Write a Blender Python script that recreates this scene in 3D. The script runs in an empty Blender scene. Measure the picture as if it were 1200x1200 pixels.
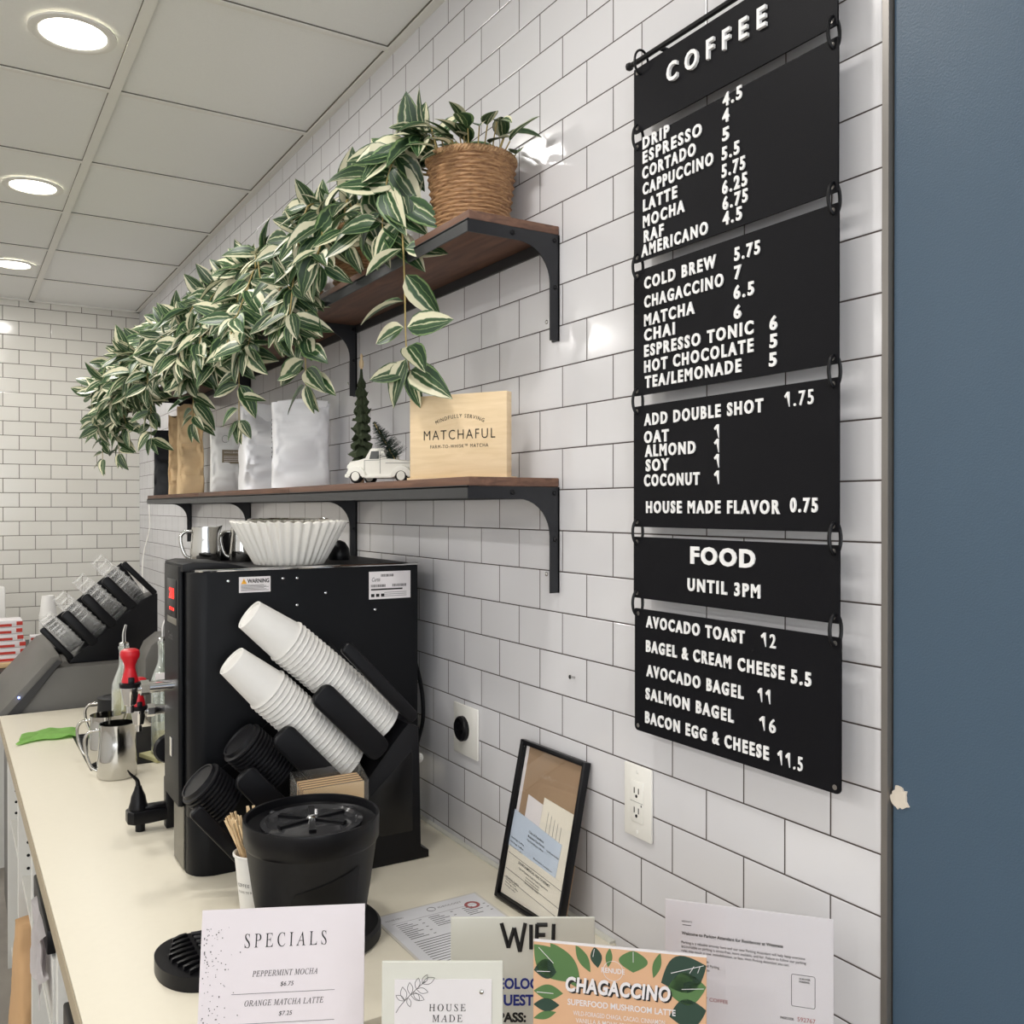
import bpy, bmesh, math, random
from mathutils import Vector, Matrix, noise as mnoise

# ------------------------------------------------------------------ camera, world, exposure
S = bpy.context.scene
C = S.collection
S.view_settings.view_transform = 'Standard'
S.view_settings.look = 'None'
S.view_settings.gamma = 1.0
S.view_settings.use_curve_mapping = False
S.view_settings.exposure = -0.19
S.cycles.transparent_max_bounces = 64

R_ = math.radians
cam_d = bpy.data.cameras.new('camera')
cam_d.sensor_width = 36.0
cam_d.lens = 36.0 * 1079.6 / 1200.0
cam_d.clip_start = 0.02
cam = bpy.data.objects.new('camera', cam_d)
C.objects.link(cam)
cam.location = (0, 0, 1.666)
cam.rotation_euler = (R_(90 - 0.266), 0, R_(-31.43))
S.camera = cam

world = bpy.data.worlds.new('world')
S.world = world
world.use_nodes = True
bg = world.node_tree.nodes['Background']
bg.inputs[0].default_value = (0.93, 0.96, 1.0, 1)
bg.inputs[1].default_value = 4.2

LAMP_W = 7.0
LAMP_COL = (1.0, 0.975, 0.94)
LAMP_X = (0.266, -1.75, -3.3)
LAMP_Y = (-1.28, -0.01, 1.26, 2.53, 3.81, 5.08)

WX = 0.987          # tiled side wall plane
CEIL = 2.846
FARY = 5.95
CT = 0.91           # counter top
SH1 = 2.198         # upper shelf top
SH2 = 1.722         # lower shelf top


# ------------------------------------------------------------------ materials
def lin(c):
    return tuple(((v / 255.0) / 12.92 if v / 255.0 <= 0.04045 else ((v / 255.0 + 0.055) / 1.055) ** 2.4) for v in c)


MATS = {}


def mat(name, rgb, rough=0.5, metal=0.0, var=0.06, vscale=14.0, bump=0.0, bscale=120.0, trans=0.0, ior=1.45,
        coat=0.0, spec=0.5, emit=None, estr=0.0, alpha=1.0):
    if name in MATS:
        return MATS[name]
    m = bpy.data.materials.new(name)
    m.use_nodes = True
    nt = m.node_tree
    b = nt.nodes['Principled BSDF']
    col = lin(rgb)
    b.inputs['Roughness'].default_value = rough
    b.inputs['Metallic'].default_value = metal
    b.inputs['IOR'].default_value = ior
    b.inputs['Specular IOR Level'].default_value = spec
    b.inputs['Coat Weight'].default_value = coat
    b.inputs['Transmission Weight'].default_value = trans
    b.inputs['Alpha'].default_value = alpha
    tc = nt.nodes.new('ShaderNodeTexCoord')
    n = nt.nodes.new('ShaderNodeTexNoise')
    n.inputs['Scale'].default_value = vscale
    n.inputs['Detail'].default_value = 4
    nt.links.new(tc.outputs['Object'], n.inputs['Vector'])
    mx = nt.nodes.new('ShaderNodeMix')
    mx.data_type = 'RGBA'
    mx.inputs['A'].default_value = tuple(max(0, c * (1 - var)) for c in col) + (1,)
    mx.inputs['B'].default_value = tuple(min(1, c * (1 + var)) for c in col) + (1,)
    nt.links.new(n.outputs['Fac'], mx.inputs['Factor'])
    nt.links.new(mx.outputs['Result'], b.inputs['Base Color'])
    if bump > 0:
        n2 = nt.nodes.new('ShaderNodeTexNoise')
        n2.inputs['Scale'].default_value = bscale
        n2.inputs['Detail'].default_value = 3
        nt.links.new(tc.outputs['Object'], n2.inputs['Vector'])
        bp = nt.nodes.new('ShaderNodeBump')
        bp.inputs['Strength'].default_value = bump
        bp.inputs['Distance'].default_value = 0.002
        nt.links.new(n2.outputs['Fac'], bp.inputs['Height'])
        nt.links.new(bp.outputs['Normal'], b.inputs['Normal'])
    if emit is not None:
        b.inputs['Emission Color'].default_value = lin(emit) + (1,)
        b.inputs['Emission Strength'].default_value = estr
    MATS[name] = m
    return m


def tile_mat(name, rgb, grout, bw, bh, mortar, wav=0.25, var=0.03):
    m = bpy.data.materials.new(name)
    m.use_nodes = True
    nt = m.node_tree
    b = nt.nodes['Principled BSDF']
    uv = nt.nodes.new('ShaderNodeUVMap')
    uv.uv_map = 'UVMap'
    br = nt.nodes.new('ShaderNodeTexBrick')
    br.offset = 0.5
    br.offset_frequency = 2
    br.squash = 1.0
    br.inputs['Scale'].default_value = 1.0
    br.inputs['Mortar Size'].default_value = mortar
    br.inputs['Mortar Smooth'].default_value = 0.1
    br.inputs['Bias'].default_value = 0.0
    br.inputs['Brick Width'].default_value = bw
    br.inputs['Row Height'].default_value = bh
    c = lin(rgb)
    br.inputs['Color1'].default_value = tuple(v * (1 - var) for v in c) + (1,)
    br.inputs['Color2'].default_value = tuple(min(1, v * (1 + var)) for v in c) + (1,)
    br.inputs['Mortar'].default_value = lin(grout) + (1,)
    nt.links.new(uv.outputs['UV'], br.inputs['Vector'])
    nt.links.new(br.outputs['Color'], b.inputs['Base Color'])
    mr = nt.nodes.new('ShaderNodeMapRange')
    mr.inputs['To Min'].default_value = 0.13
    mr.inputs['To Max'].default_value = 0.85
    nt.links.new(br.outputs['Fac'], mr.inputs['Value'])
    nt.links.new(mr.outputs['Result'], b.inputs['Roughness'])
    # softened edge of the glazed tile plus the waviness of the glaze
    br2 = nt.nodes.new('ShaderNodeTexBrick')
    br2.offset = 0.5
    br2.offset_frequency = 2
    for k in ('Scale', 'Brick Width', 'Row Height'):
        br2.inputs[k].default_value = br.inputs[k].default_value
    br2.inputs['Mortar Size'].default_value = mortar * 2.6
    br2.inputs['Mortar Smooth'].default_value = 1.0
    nt.links.new(uv.outputs['UV'], br2.inputs['Vector'])
    n = nt.nodes.new('ShaderNodeTexNoise')
    n.inputs['Scale'].default_value = 16
    n.inputs['Detail'].default_value = 2
    nt.links.new(uv.outputs['UV'], n.inputs['Vector'])
    ma = nt.nodes.new('ShaderNodeMath')
    ma.operation = 'MULTIPLY_ADD'
    ma.inputs[1].default_value = -1.0
    nt.links.new(br2.outputs['Fac'], ma.inputs[0])
    mw = nt.nodes.new('ShaderNodeMath')
    mw.operation = 'MULTIPLY'
    mw.inputs[1].default_value = wav
    nt.links.new(n.outputs['Fac'], mw.inputs[0])
    nt.links.new(mw.outputs[0], ma.inputs[2])
    bp = nt.nodes.new('ShaderNodeBump')
    bp.inputs['Strength'].default_value = 0.6
    bp.inputs['Distance'].default_value = 0.0012
    nt.links.new(ma.outputs[0], bp.inputs['Height'])
    nt.links.new(bp.outputs['Normal'], b.inputs['Normal'])
    return m


def wood_mat(name, a, bcol, scale=(6, 1.2, 30), rough=0.55):
    m = bpy.data.materials.new(name)
    m.use_nodes = True
    nt = m.node_tree
    b = nt.nodes['Principled BSDF']
    tc = nt.nodes.new('ShaderNodeTexCoord')
    mp = nt.nodes.new('ShaderNodeMapping')
    mp.inputs['Scale'].default_value = scale
    nt.links.new(tc.outputs['Object'], mp.inputs['Vector'])
    n = nt.nodes.new('ShaderNodeTexNoise')
    n.inputs['Scale'].default_value = 4
    n.inputs['Detail'].default_value = 8
    n.inputs['Distortion'].default_value = 0.8
    nt.links.new(mp.outputs['Vector'], n.inputs['Vector'])
    cr = nt.nodes.new('ShaderNodeValToRGB')
    cr.color_ramp.elements[0].position = 0.3
    cr.color_ramp.elements[0].color = lin(a) + (1,)
    cr.color_ramp.elements[1].position = 0.72
    cr.color_ramp.elements[1].color = lin(bcol) + (1,)
    nt.links.new(n.outputs['Fac'], cr.inputs['Fac'])
    nt.links.new(cr.outputs['Color'], b.inputs['Base Color'])
    b.inputs['Roughness'].default_value = rough
    return m


def leaf_mat():
    m = bpy.data.materials.new('variegated_leaf')
    m.use_nodes = True
    nt = m.node_tree
    b = nt.nodes['Principled BSDF']
    uv = nt.nodes.new('ShaderNodeUVMap')
    uv.uv_map = 'UVMap'
    sx = nt.nodes.new('ShaderNodeSeparateXYZ')
    nt.links.new(uv.outputs['UV'], sx.inputs[0])
    n = nt.nodes.new('ShaderNodeTexNoise')
    n.inputs['Scale'].default_value = 3.0
    n.inputs['Detail'].default_value = 3
    nt.links.new(uv.outputs['UV'], n.inputs['Vector'])
    md = nt.nodes.new('ShaderNodeMath')
    md.operation = 'MULTIPLY_ADD'
    md.inputs[1].default_value = 0.2
    nt.links.new(n.outputs['Fac'], md.inputs[0])
    fr = nt.nodes.new('ShaderNodeMath')
    fr.operation = 'ADD'
    fr.inputs[1].default_value = 0.0
    nt.links.new(sx.outputs['X'], fr.inputs[0])
    ad = nt.nodes.new('ShaderNodeMath')
    ad.operation = 'SUBTRACT'
    ad.inputs[1].default_value = 0.10
    nt.links.new(fr.outputs[0], ad.inputs[0])
    nt.links.new(ad.outputs[0], md.inputs[2])
    cr = nt.nodes.new('ShaderNodeValToRGB')
    r = cr.color_ramp
    G = lin((40, 70, 44)) + (1,)
    G2 = lin((66, 100, 58)) + (1,)
    P = lin((132, 158, 104)) + (1,)
    W = lin((236, 232, 200)) + (1,)
    stops = [(0.0, G2), (0.05, P), (0.065, P), (0.09, G), (0.25, G), (0.275, P), (0.30, G), (0.44, G2), (0.47, W), (0.50, P),
             (0.53, G), (0.66, G2), (0.70, W), (0.93, W), (0.97, G2)]
    r.elements[0].position, r.elements[0].color = stops[0]
    r.elements[1].position, r.elements[1].color = stops[-1]
    for p, c in stops[1:-1]:
        e = r.elements.new(p)
        e.color = c
    nt.links.new(md.outputs[0], cr.inputs['Fac'])
    # per leaf shade
    at = nt.nodes.new('ShaderNodeAttribute')
    at.attribute_name = 'leafshade'
    hs = nt.nodes.new('ShaderNodeHueSaturation')
    nt.links.new(cr.outputs['Color'], hs.inputs['Color'])
    nt.links.new(at.outputs['Fac'], hs.inputs['Value'])
    nt.links.new(hs.outputs['Color'], b.inputs['Base Color'])
    b.inputs['Roughness'].default_value = 0.42
    tr = nt.nodes.new('ShaderNodeBsdfTranslucent')
    nt.links.new(hs.outputs['Color'], tr.inputs['Color'])
    ms = nt.nodes.new('ShaderNodeMixShader')
    ms.inputs[0].default_value = 0.15
    nt.links.new(b.outputs[0], ms.inputs[1])
    nt.links.new(tr.outputs[0], ms.inputs[2])
    nt.links.new(ms.outputs[0], nt.nodes['Material Output'].inputs['Surface'])
    return m


def clear_mat(name, tint=(1, 1, 1), rough=0.03, mixv=0.82, gcol=(0.9, 0.92, 0.92), tomax=0.9, dif=0.35):
    """thin clear plastic or glass: see-through with a reflecting skin"""
    m = bpy.data.materials.new(name)
    m.use_nodes = True
    nt = m.node_tree
    for x in list(nt.nodes):
        if x.type == 'BSDF_PRINCIPLED':
            nt.nodes.remove(x)
    t = nt.nodes.new('ShaderNodeBsdfTransparent')
    t.inputs[0].default_value = tint + (1,)
    g = nt.nodes.new('ShaderNodeBsdfGlossy')
    g.inputs['Roughness'].default_value = rough
    g.inputs['Color'].default_value = gcol + (1,)
    d = nt.nodes.new('ShaderNodeBsdfDiffuse')
    d.inputs[0].default_value = gcol + (1,)
    lw = nt.nodes.new('ShaderNodeLayerWeight')
    lw.inputs['Blend'].default_value = 0.35
    a = nt.nodes.new('ShaderNodeMixShader')
    a.inputs[0].default_value = dif
    nt.links.new(g.outputs[0], a.inputs[1])
    nt.links.new(d.outputs[0], a.inputs[2])
    mr = nt.nodes.new('ShaderNodeMapRange')
    mr.inputs['To Min'].default_value = 1 - mixv
    mr.inputs['To Max'].default_value = tomax
    tc = nt.nodes.new('ShaderNodeTexCoord')
    n = nt.nodes.new('ShaderNodeTexNoise')
    n.inputs['Scale'].default_value = 30
    nt.links.new(tc.outputs['Object'], n.inputs['Vector'])
    mm = nt.nodes.new('ShaderNodeMath')
    mm.operation = 'MULTIPLY_ADD'
    mm.inputs[1].default_value = 0.08
    nt.links.new(n.outputs['Fac'], mm.inputs[0])
    nt.links.new(lw.outputs['Facing'], mm.inputs[2])
    nt.links.new(mm.outputs[0], mr.inputs['Value'])
    mx = nt.nodes.new('ShaderNodeMixShader')
    nt.links.new(mr.outputs['Result'], mx.inputs[0])
    nt.links.new(t.outputs[0], mx.inputs[1])
    nt.links.new(a.outputs[0], mx.inputs[2])
    nt.links.new(mx.outputs[0], nt.nodes['Material Output'].inputs['Surface'])
    MATS[name] = m
    return m


M_TILE = tile_mat('white_subway_tile', (217, 216, 219), (70, 60, 57), 0.155, 0.0775, 0.00115)
M_TILE_FAR = tile_mat('white_subway_tile_far', (220, 217, 209), (96, 88, 80), 0.163, 0.0815, 0.0018)
M_BLUE = mat('blue_wall_paint', (68, 88, 107), 0.42, var=0.05, vscale=3, bump=0.22, bscale=420)
M_CEIL = mat('ceiling_tile', (243, 243, 239), 0.9, var=0.03, vscale=220, bump=0.25, bscale=420)
M_CEILB = mat('ceiling_bar', (238, 236, 229), 0.6, var=0.02)
M_CEILD = mat('ceiling_seam_gap_shade', (104, 100, 92), 0.9)
M_FLOOR = mat('concrete_floor', (150, 144, 136), 0.7, var=0.25, vscale=9, bump=0.2)
M_COUNTER = mat('cream_quartz', (226, 219, 201), 0.36, spec=0.3, var=0.02, vscale=60)
M_LEDGE = mat('front_ledge', (150, 138, 118), 0.4, var=0.05)  # brown tone puts the shade lying on the ledge into its colour
M_LAM = mat('white_laminate', (214, 213, 208), 0.5, var=0.03)
M_BLACKMETAL = mat('black_powder_coat', (30, 31, 35), 0.42, var=0.1, vscale=30, bump=0.08, bscale=500)
M_GUNMETAL = mat('grey_black_steel', (58, 59, 62), 0.42, metal=0.3, var=0.15, vscale=20)
M_BLACKPL = mat('black_plastic', (17, 17, 20), 0.33, spec=0.28, var=0.1, vscale=20)
M_BLACKMATT = mat('black_matt_plastic', (31, 31, 33), 0.5, spec=0.3, var=0.12, vscale=40, bump=0.1, bscale=600)
M_PANEL = mat('black_menu_panel', (18, 18, 22), 0.5, spec=0.12, var=0.06, vscale=40, bump=0.12, bscale=700)
M_LETTER = mat('white_letter', (240, 240, 240), 0.4, var=0.02)
M_MACH = mat('black_machine_paint', (17, 18, 21), 0.4, spec=0.2, var=0.1, vscale=50, bump=0.12, bscale=500)
M_MACHLOW = mat('grey_machine_front', (116, 112, 102), 0.45, var=0.1, vscale=50, bump=0.1, bscale=500)
M_CHROME = mat('chrome', (225, 225, 225), 0.09, metal=1.0, var=0.03)
M_STEEL = mat('brushed_steel', (196, 195, 192), 0.10, metal=1.0, var=0.06, vscale=8)
M_RED = mat('red_plastic', (196, 26, 38), 0.3, var=0.05)
M_PAPERCUP = mat('white_paper_cup', (232, 230, 226), 0.55, var=0.02)
M_FILTER = mat('coffee_filter_paper', (240, 237, 230), 0.85, var=0.02, bump=0.15, bscale=300)
M_LID = mat('black_cup_lid', (25, 25, 28), 0.42, spec=0.3, var=0.08)
M_WICKER = wood_mat('wicker', (120, 84, 56), (186, 146, 104), (14, 14, 60), 0.6)
M_WICKERRIM = wood_mat('wicker_rim', (134, 96, 64), (202, 164, 120), (40, 40, 40), 0.6)
M_SOIL = mat('dark_potting_moss', (50, 44, 30), 0.95, var=0.3, vscale=60)
M_STEM = mat('vine_stem', (164, 146, 92), 0.6, var=0.2, vscale=30)
M_LEAF = leaf_mat()
M_SHELF = wood_mat('walnut_shelf', (88, 62, 50), (124, 90, 72), (10, 1.2, 30), 0.6)
M_SIGNWOOD = wood_mat('pale_birch', (222, 196, 156), (234, 210, 174), (3, 3, 22), 0.6)
M_INK = mat('black_ink', (26, 25, 25), 0.6, var=0.02)
M_GREYINK = mat('grey_ink', (92, 90, 90), 0.7, var=0.02)
M_BLUEINK = mat('blue_marker_ink', (30, 44, 130), 0.5, var=0.05)
M_PINKINK = mat('dark_red_ink', (158, 86, 86), 0.7, var=0.05)
M_PAPER = mat('white_paper', (226, 221, 222), 0.6, var=0.015, vscale=6)
M_CARD = mat('white_gloss_card', (222, 214, 218), 0.3, var=0.02, vscale=5)
M_IVORY = mat('ivory_board', (214, 213, 203), 0.45, var=0.02)
M_KRAFT = mat('kraft_paper', (244, 212, 166), 0.75, var=0.07, vscale=12, bump=0.3, bscale=40)
M_KRAFTDARK = mat('brown_cardboard', (156, 130, 104), 0.8, var=0.08, vscale=10)
M_WHITEBAG = mat('white_foil_bag', (242, 242, 245), 0.5, var=0.03, bump=0.35, bscale=30)
M_WHITEBAG2 = mat('matt_white_bag', (240, 240, 239), 0.6, var=0.03, bump=0.25, bscale=40)
M_BLACKBAG = mat('charcoal_bag', (44, 46, 52), 0.5, var=0.1, bump=0.3, bscale=40)
M_OUTLET = mat('white_outlet_plastic', (236, 234, 228), 0.35, var=0.01)
M_GREENCLOTH = mat('green_microfibre', (166, 216, 124), 0.9, var=0.12, vscale=40, bump=0.5, bscale=400)
M_GREYUNIT = mat('dark_grey_unit', (92, 90, 86), 0.45, var=0.08, vscale=8, bump=0.1, bscale=300)
M_GREYDARK = mat('charcoal_trim', (48, 48, 50), 0.5, var=0.08)
M_WOODSTICK = wood_mat('birch_stick', (222, 192, 148), (240, 216, 178), (60, 60, 8), 0.6)
M_TREE = mat('dark_green_felt', (58, 68, 46), 0.85, var=0.35, vscale=45)
M_NEEDLE = mat('green_bottle_brush', (38, 60, 48), 0.8, var=0.3, vscale=60)
M_TRUCK = mat('cream_enamel', (232, 230, 222), 0.4, var=0.05, vscale=20)
M_TRIM = mat('aluminium_trim', (132, 128, 124), 0.4, metal=0.6, var=0.1, vscale=10)
M_GLASS = clear_mat('bottle_glass', (0.93, 0.96, 0.93), 0.03, 0.86)
M_CLEARCUP = clear_mat('clear_plastic_cup', (1, 1, 1), 0.2, 0.97, (0.99, 0.99, 0.98), tomax=0.42, dif=0.8)
M_ACRYL = clear_mat('clear_acrylic', (0.97, 0.97, 0.97), 0.04, 0.95, tomax=0.3, dif=0.2)
M_PANE = clear_mat('frame_glass', (1, 1, 1), 0.03, 0.985, tomax=0.10, dif=0.0)
M_SYRUP = mat('pale_syrup', (214, 196, 128), 0.2, var=0.04)
M_SKIN = mat('salmon_card', (214, 170, 134), 0.5, var=0.03)
M_LEAFINK = mat('print_green', (84, 118, 70), 0.5, var=0.08)
M_LEAFDARK = mat('print_dark_green', (42, 66, 54), 0.5, var=0.08)
M_BACKTOP = mat('black_back_counter', (38, 38, 38), 0.35, var=0.5, vscale=70)
M_PALEWOOD = mat('pale_wood_tray', (214, 182, 136), 0.6, var=0.08)
M_REDPRINT = mat('red_printed_card', (190, 56, 44), 0.5, var=0.08)
M_LENS = mat('downlight_lens', (255, 252, 244), 0.4, emit=(255, 248, 232), estr=14.0)
M_REDLED = mat('red_led_digits', (255, 40, 30), 0.4, emit=(255, 30, 24), estr=6.0)
M_BLUELED = mat('blue_led', (120, 140, 255), 0.4, emit=(130, 150, 255), estr=10.0)
M_YELLOW = mat('warning_yellow', (236, 170, 40), 0.5)
M_BLUEPAPER = mat('pale_blue_paper', (196, 208, 224), 0.6, var=0.02)
M_CREAMPAPER = mat('cream_paper', (232, 226, 212), 0.6, var=0.02)
M_PLASTER = mat('bare_plaster', (214, 204, 190), 0.9, var=0.1, vscale=80)


# ------------------------------------------------------------------ mesh helpers
class MB:
    def __init__(self):
        self.bm = bmesh.new()

    def box(self, x0, x1, y0, y1, z0, z1, bev=0.0, seg=2, M=None):
        r = bmesh.ops.create_cube(self.bm, size=1.0)
        vs = r['verts']
        for v in vs:
            v.co = Vector((x0 + (v.co.x + .5) * (x1 - x0), y0 + (v.co.y + .5) * (y1 - y0), z0 + (v.co.z + .5) * (z1 - z0)))
        if bev > 0:
            es = list({e for v in vs for e in v.link_edges})
            q = bmesh.ops.bevel(self.bm, geom=es, offset=bev, segments=seg, profile=0.5, affect='EDGES', clamp_overlap=True)
            vs = list({v for f in q['faces'] for v in f.verts} | {v for v in vs if v.is_valid})
        if M is not None:
            for v in vs:
                v.co = M @ v.co
        return vs

    def prism(self, pts, axis, a0, a1, bev=0.0, M=None, seg=2):
        """2-D outline extruded along an axis: y takes (x,z), x takes (y,z), z takes (x,y)"""
        def P(p, a):
            if axis == 'y':
                return Vector((p[0], a, p[1]))
            if axis == 'x':
                return Vector((a, p[0], p[1]))
            return Vector((p[0], p[1], a))
        va = [self.bm.verts.new(P(p, a0)) for p in pts]
        vb = [self.bm.verts.new(P(p, a1)) for p in pts]
        n = len(pts)
        fs = [self.bm.faces.new(va), self.bm.faces.new(vb[::-1])]
        for i in range(n):
            fs.append(self.bm.faces.new((va[i], vb[i], vb[(i + 1) % n], va[(i + 1) % n])))
        vs = va + vb
        if bev > 0:
            es = list({e for f in fs[:2] for e in f.edges})
            q = bmesh.ops.bevel(self.bm, geom=es, offset=bev, segments=seg, profile=0.5, affect='EDGES', clamp_overlap=True)
            vs = list({v for f in q['faces'] for v in f.verts} | {v for v in vs if v.is_valid})
        if M is not None:
            for v in vs:
                v.co = M @ v.co
        return vs

    def tube(self, path, r, n=8, closed=False, caps=True):
        path = [Vector(p) for p in path]
        N = len(path)
        rings = []
        prev = None
        for i in range(N):
            if closed:
                t = path[(i + 1) % N] - path[i - 1]
            else:
                t = path[min(i + 1, N - 1)] - path[max(i - 1, 0)]
            t.normalize()
            if prev is None:
                a = Vector((0, 0, 1)) if abs(t.z) < 0.9 else Vector((1, 0, 0))
                u = t.cross(a).normalized()
            else:
                u = (prev - t * prev.dot(t))
                u = u.normalized() if u.length > 1e-6 else t.orthogonal().normalized()
            prev = u
            w = t.cross(u)
            rr = r(i / max(1, N - 1)) if callable(r) else r
            rings.append([self.bm.verts.new(path[i] + (u * math.cos(k * 2 * math.pi / n) + w * math.sin(k * 2 * math.pi / n)) * rr) for k in range(n)])
        m = N if closed else N - 1
        for i in range(m):
            A, B = rings[i], rings[(i + 1) % N]
            for k in range(n):
                self.bm.faces.new((A[k], A[(k + 1) % n], B[(k + 1) % n], B[k]))
        if caps and not closed:
            self.bm.faces.new(rings[0][::-1])
            self.bm.faces.new(rings[-1])
        return [v for q in rings for v in q]

    def lathe(self, prof, n=32, M=None, fn=None, cap0=True, cap1=True):
        """profile of (radius, z); fn(angle, z, r, i) -> (r, z) bends it"""
        rings = []
        for i, (r, z) in enumerate(prof):
            ring = []
            for k in range(n):
                a = 2 * math.pi * k / n
                rr, zz = (r, z) if fn is None else fn(a, z, r, i)
                ring.append(self.bm.verts.new((rr * math.cos(a), rr * math.sin(a), zz)))
            rings.append(ring)
        for i in range(len(rings) - 1):
            A, B = rings[i], rings[i + 1]
            for k in range(n):
                self.bm.faces.new((A[k], A[(k + 1) % n], B[(k + 1) % n], B[k]))
        if cap0:
            self.bm.faces.new(rings[0][::-1])
        if cap1:
            self.bm.faces.new(rings[-1])
        vs = [v for q in rings for v in q]
        if M is not None:
            for v in vs:
                v.co = M @ v.co
        return vs

    def quad(self, a, b, c, d):
        vs = [self.bm.verts.new(p) for p in (a, b, c, d)]
        self.bm.faces.new(vs)
        return vs

    def poly3(self, pts, thick_dir=None):
        vs = [self.bm.verts.new(p) for p in pts]
        self.bm.faces.new(vs)
        return vs


ROOT = Vector((0, 0, 0))


def obj(name, mb, m, parent=None, smooth=35, at=None, uv=None, keep=False):
    """links one mesh object; a child's mesh is stored relative to its thing's base ROOT"""
    bm = mb.bm
    off = ROOT if parent is not None else Vector(at or (0, 0, 0))
    for v in bm.verts:
        v.co -= off
    if not keep:
        bmesh.ops.recalc_face_normals(bm, faces=bm.faces[:])
    me = bpy.data.meshes.new(name)
    bm.to_mesh(me)
    bm.free()
    me.materials.append(m)
    if smooth:
        for p in me.polygons:
            p.use_smooth = True
        me.set_sharp_from_angle(angle=R_(smooth))
    if uv is not None:
        L = me.uv_layers.new(name='UVMap')
        for li, lp in enumerate(me.loops):
            L.data[li].uv = uv(me.vertices[lp.vertex_index].co + off)
    o = bpy.data.objects.new(name, me)
    C.objects.link(o)
    if parent is not None:
        o.parent = parent
    else:
        o.location = off
    return o


def tag(o, label, cat, group=None):
    o['label'] = label
    o['category'] = cat
    if group:
        o['group'] = group
    return o


def thing(name, label, cat, loc=(0, 0, 0), group=None):
    global ROOT
    o = bpy.data.objects.new(name, None)
    o.empty_display_size = 0.05
    C.objects.link(o)
    o.location = loc
    ROOT = Vector(loc)
    tag(o, label, cat, group)
    return o


def place(o, loc=None, rz=0.0, rx=0.0, ry=0.0):
    if loc is not None:
        o.location = loc
    o.rotation_euler = (rx, ry, rz)


def dup(root, label=None, M=None, loc=None, rz=None):
    r = root.copy()
    C.objects.link(r)
    if label:
        r['label'] = label
    if loc is not None:
        r.location = loc
    if rz is not None:
        r.rotation_euler = (0, 0, rz)
    if M is not None:
        r.matrix_world = M
    for ch in list(root.children):
        c = ch.copy()
        C.objects.link(c)
        c.parent = r
        for g in list(ch.children):
            d = g.copy()
            C.objects.link(d)
            d.parent = c
    return r


def struct(name, mb, m, uv=None, smooth=0, parent=None):
    o = obj(name, mb, m, parent, smooth=smooth, uv=uv)
    o['kind'] = 'structure'
    return o


# text -> list of (verts2d, faces) in units where the capital height is 1
_TXT = {}


def text_geo(s, bold=0.0, shear=0.0, spacing=1.0):
    k = (s, bold, shear, spacing)
    if k in _TXT:
        return _TXT[k]
    cu = bpy.data.curves.new('lettering_curve', 'FONT')
    cu.body = s
    cu.size = 1.0
    cu.offset = bold
    cu.shear = shear
    cu.space_character = spacing
    cu.resolution_u = 3
    o = bpy.data.objects.new('lettering_curve', cu)
    C.objects.link(o)
    dg = bpy.context.evaluated_depsgraph_get()
    me = bpy.data.meshes.new_from_object(o.evaluated_get(dg))
    vs = [(v.co.x, v.co.y) for v in me.vertices]
    fs = [tuple(p.vertices) for p in me.polygons]
    bpy.data.objects.remove(o)
    bpy.data.curves.remove(cu)
    bpy.data.meshes.remove(me)
    _TXT[k] = (vs, fs)
    return _TXT[k]


_cap = {}


def cap_h(bold):
    if bold not in _cap:
        vs, _ = text_geo('H', bold)
        _cap[bold] = (min(v[1] for v in vs), max(v[1] for v in vs))
    return _cap[bold]


def add_text(mb, s, org, ex, ey, en, cap, width=None, align='L', bold=0.0, thick=0.0006, shear=0.0, spacing=1.0, xs=1.0, warp=None):
    """lays lettering on a plane: org is the baseline start (or middle / end), ex right, ey up, en towards the reader"""
    vs, fs = text_geo(s, bold, shear, spacing)
    if not vs:
        return
    org, ex, ey, en = Vector(org), Vector(ex), Vector(ey), Vector(en)
    lo, hi = cap_h(bold)
    k = cap / (hi - lo)
    x0 = min(v[0] for v in vs)
    x1 = max(v[0] for v in vs)
    kx = k * xs if width is None else width / (x1 - x0)
    sh = 0 if align == 'L' else (-(x1 - x0) * kx / 2 if align == 'C' else -(x1 - x0) * kx)

    def P(v, d):
        X = (v[0] - x0) * kx + sh
        Y = (v[1] - lo) * k
        if warp:
            X, Y = warp(X, Y)
        return org + ex * X + ey * Y + en * d
    top = [mb.bm.verts.new(P(v, thick)) for v in vs]
    cnt = {}
    for f in fs:
        try:
            mb.bm.faces.new([top[i] for i in f])
        except ValueError:
            continue
        for a, b in zip(f, f[1:] + f[:1]):
            key = (min(a, b), max(a, b))
            cnt[key] = cnt.get(key, 0) + 1
    if thick > 0.0008:
        bot = [mb.bm.verts.new(P(v, 0.0)) for v in vs]
        for (a, b), c in cnt.items():
            if c == 1:
                try:
                    mb.bm.faces.new((top[a], top[b], bot[b], bot[a]))
                except ValueError:
                    pass


def tf(o, z=0):
    return Matrix.Translation(o)


# ------------------------------------------------------------------ setting
X0, Y0 = -4.2, -3.6
m = MB()
m.box(X0, 3.0, Y0, FARY + .1, -0.05, 0.0)
struct('floor', m, M_FLOOR)

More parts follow.
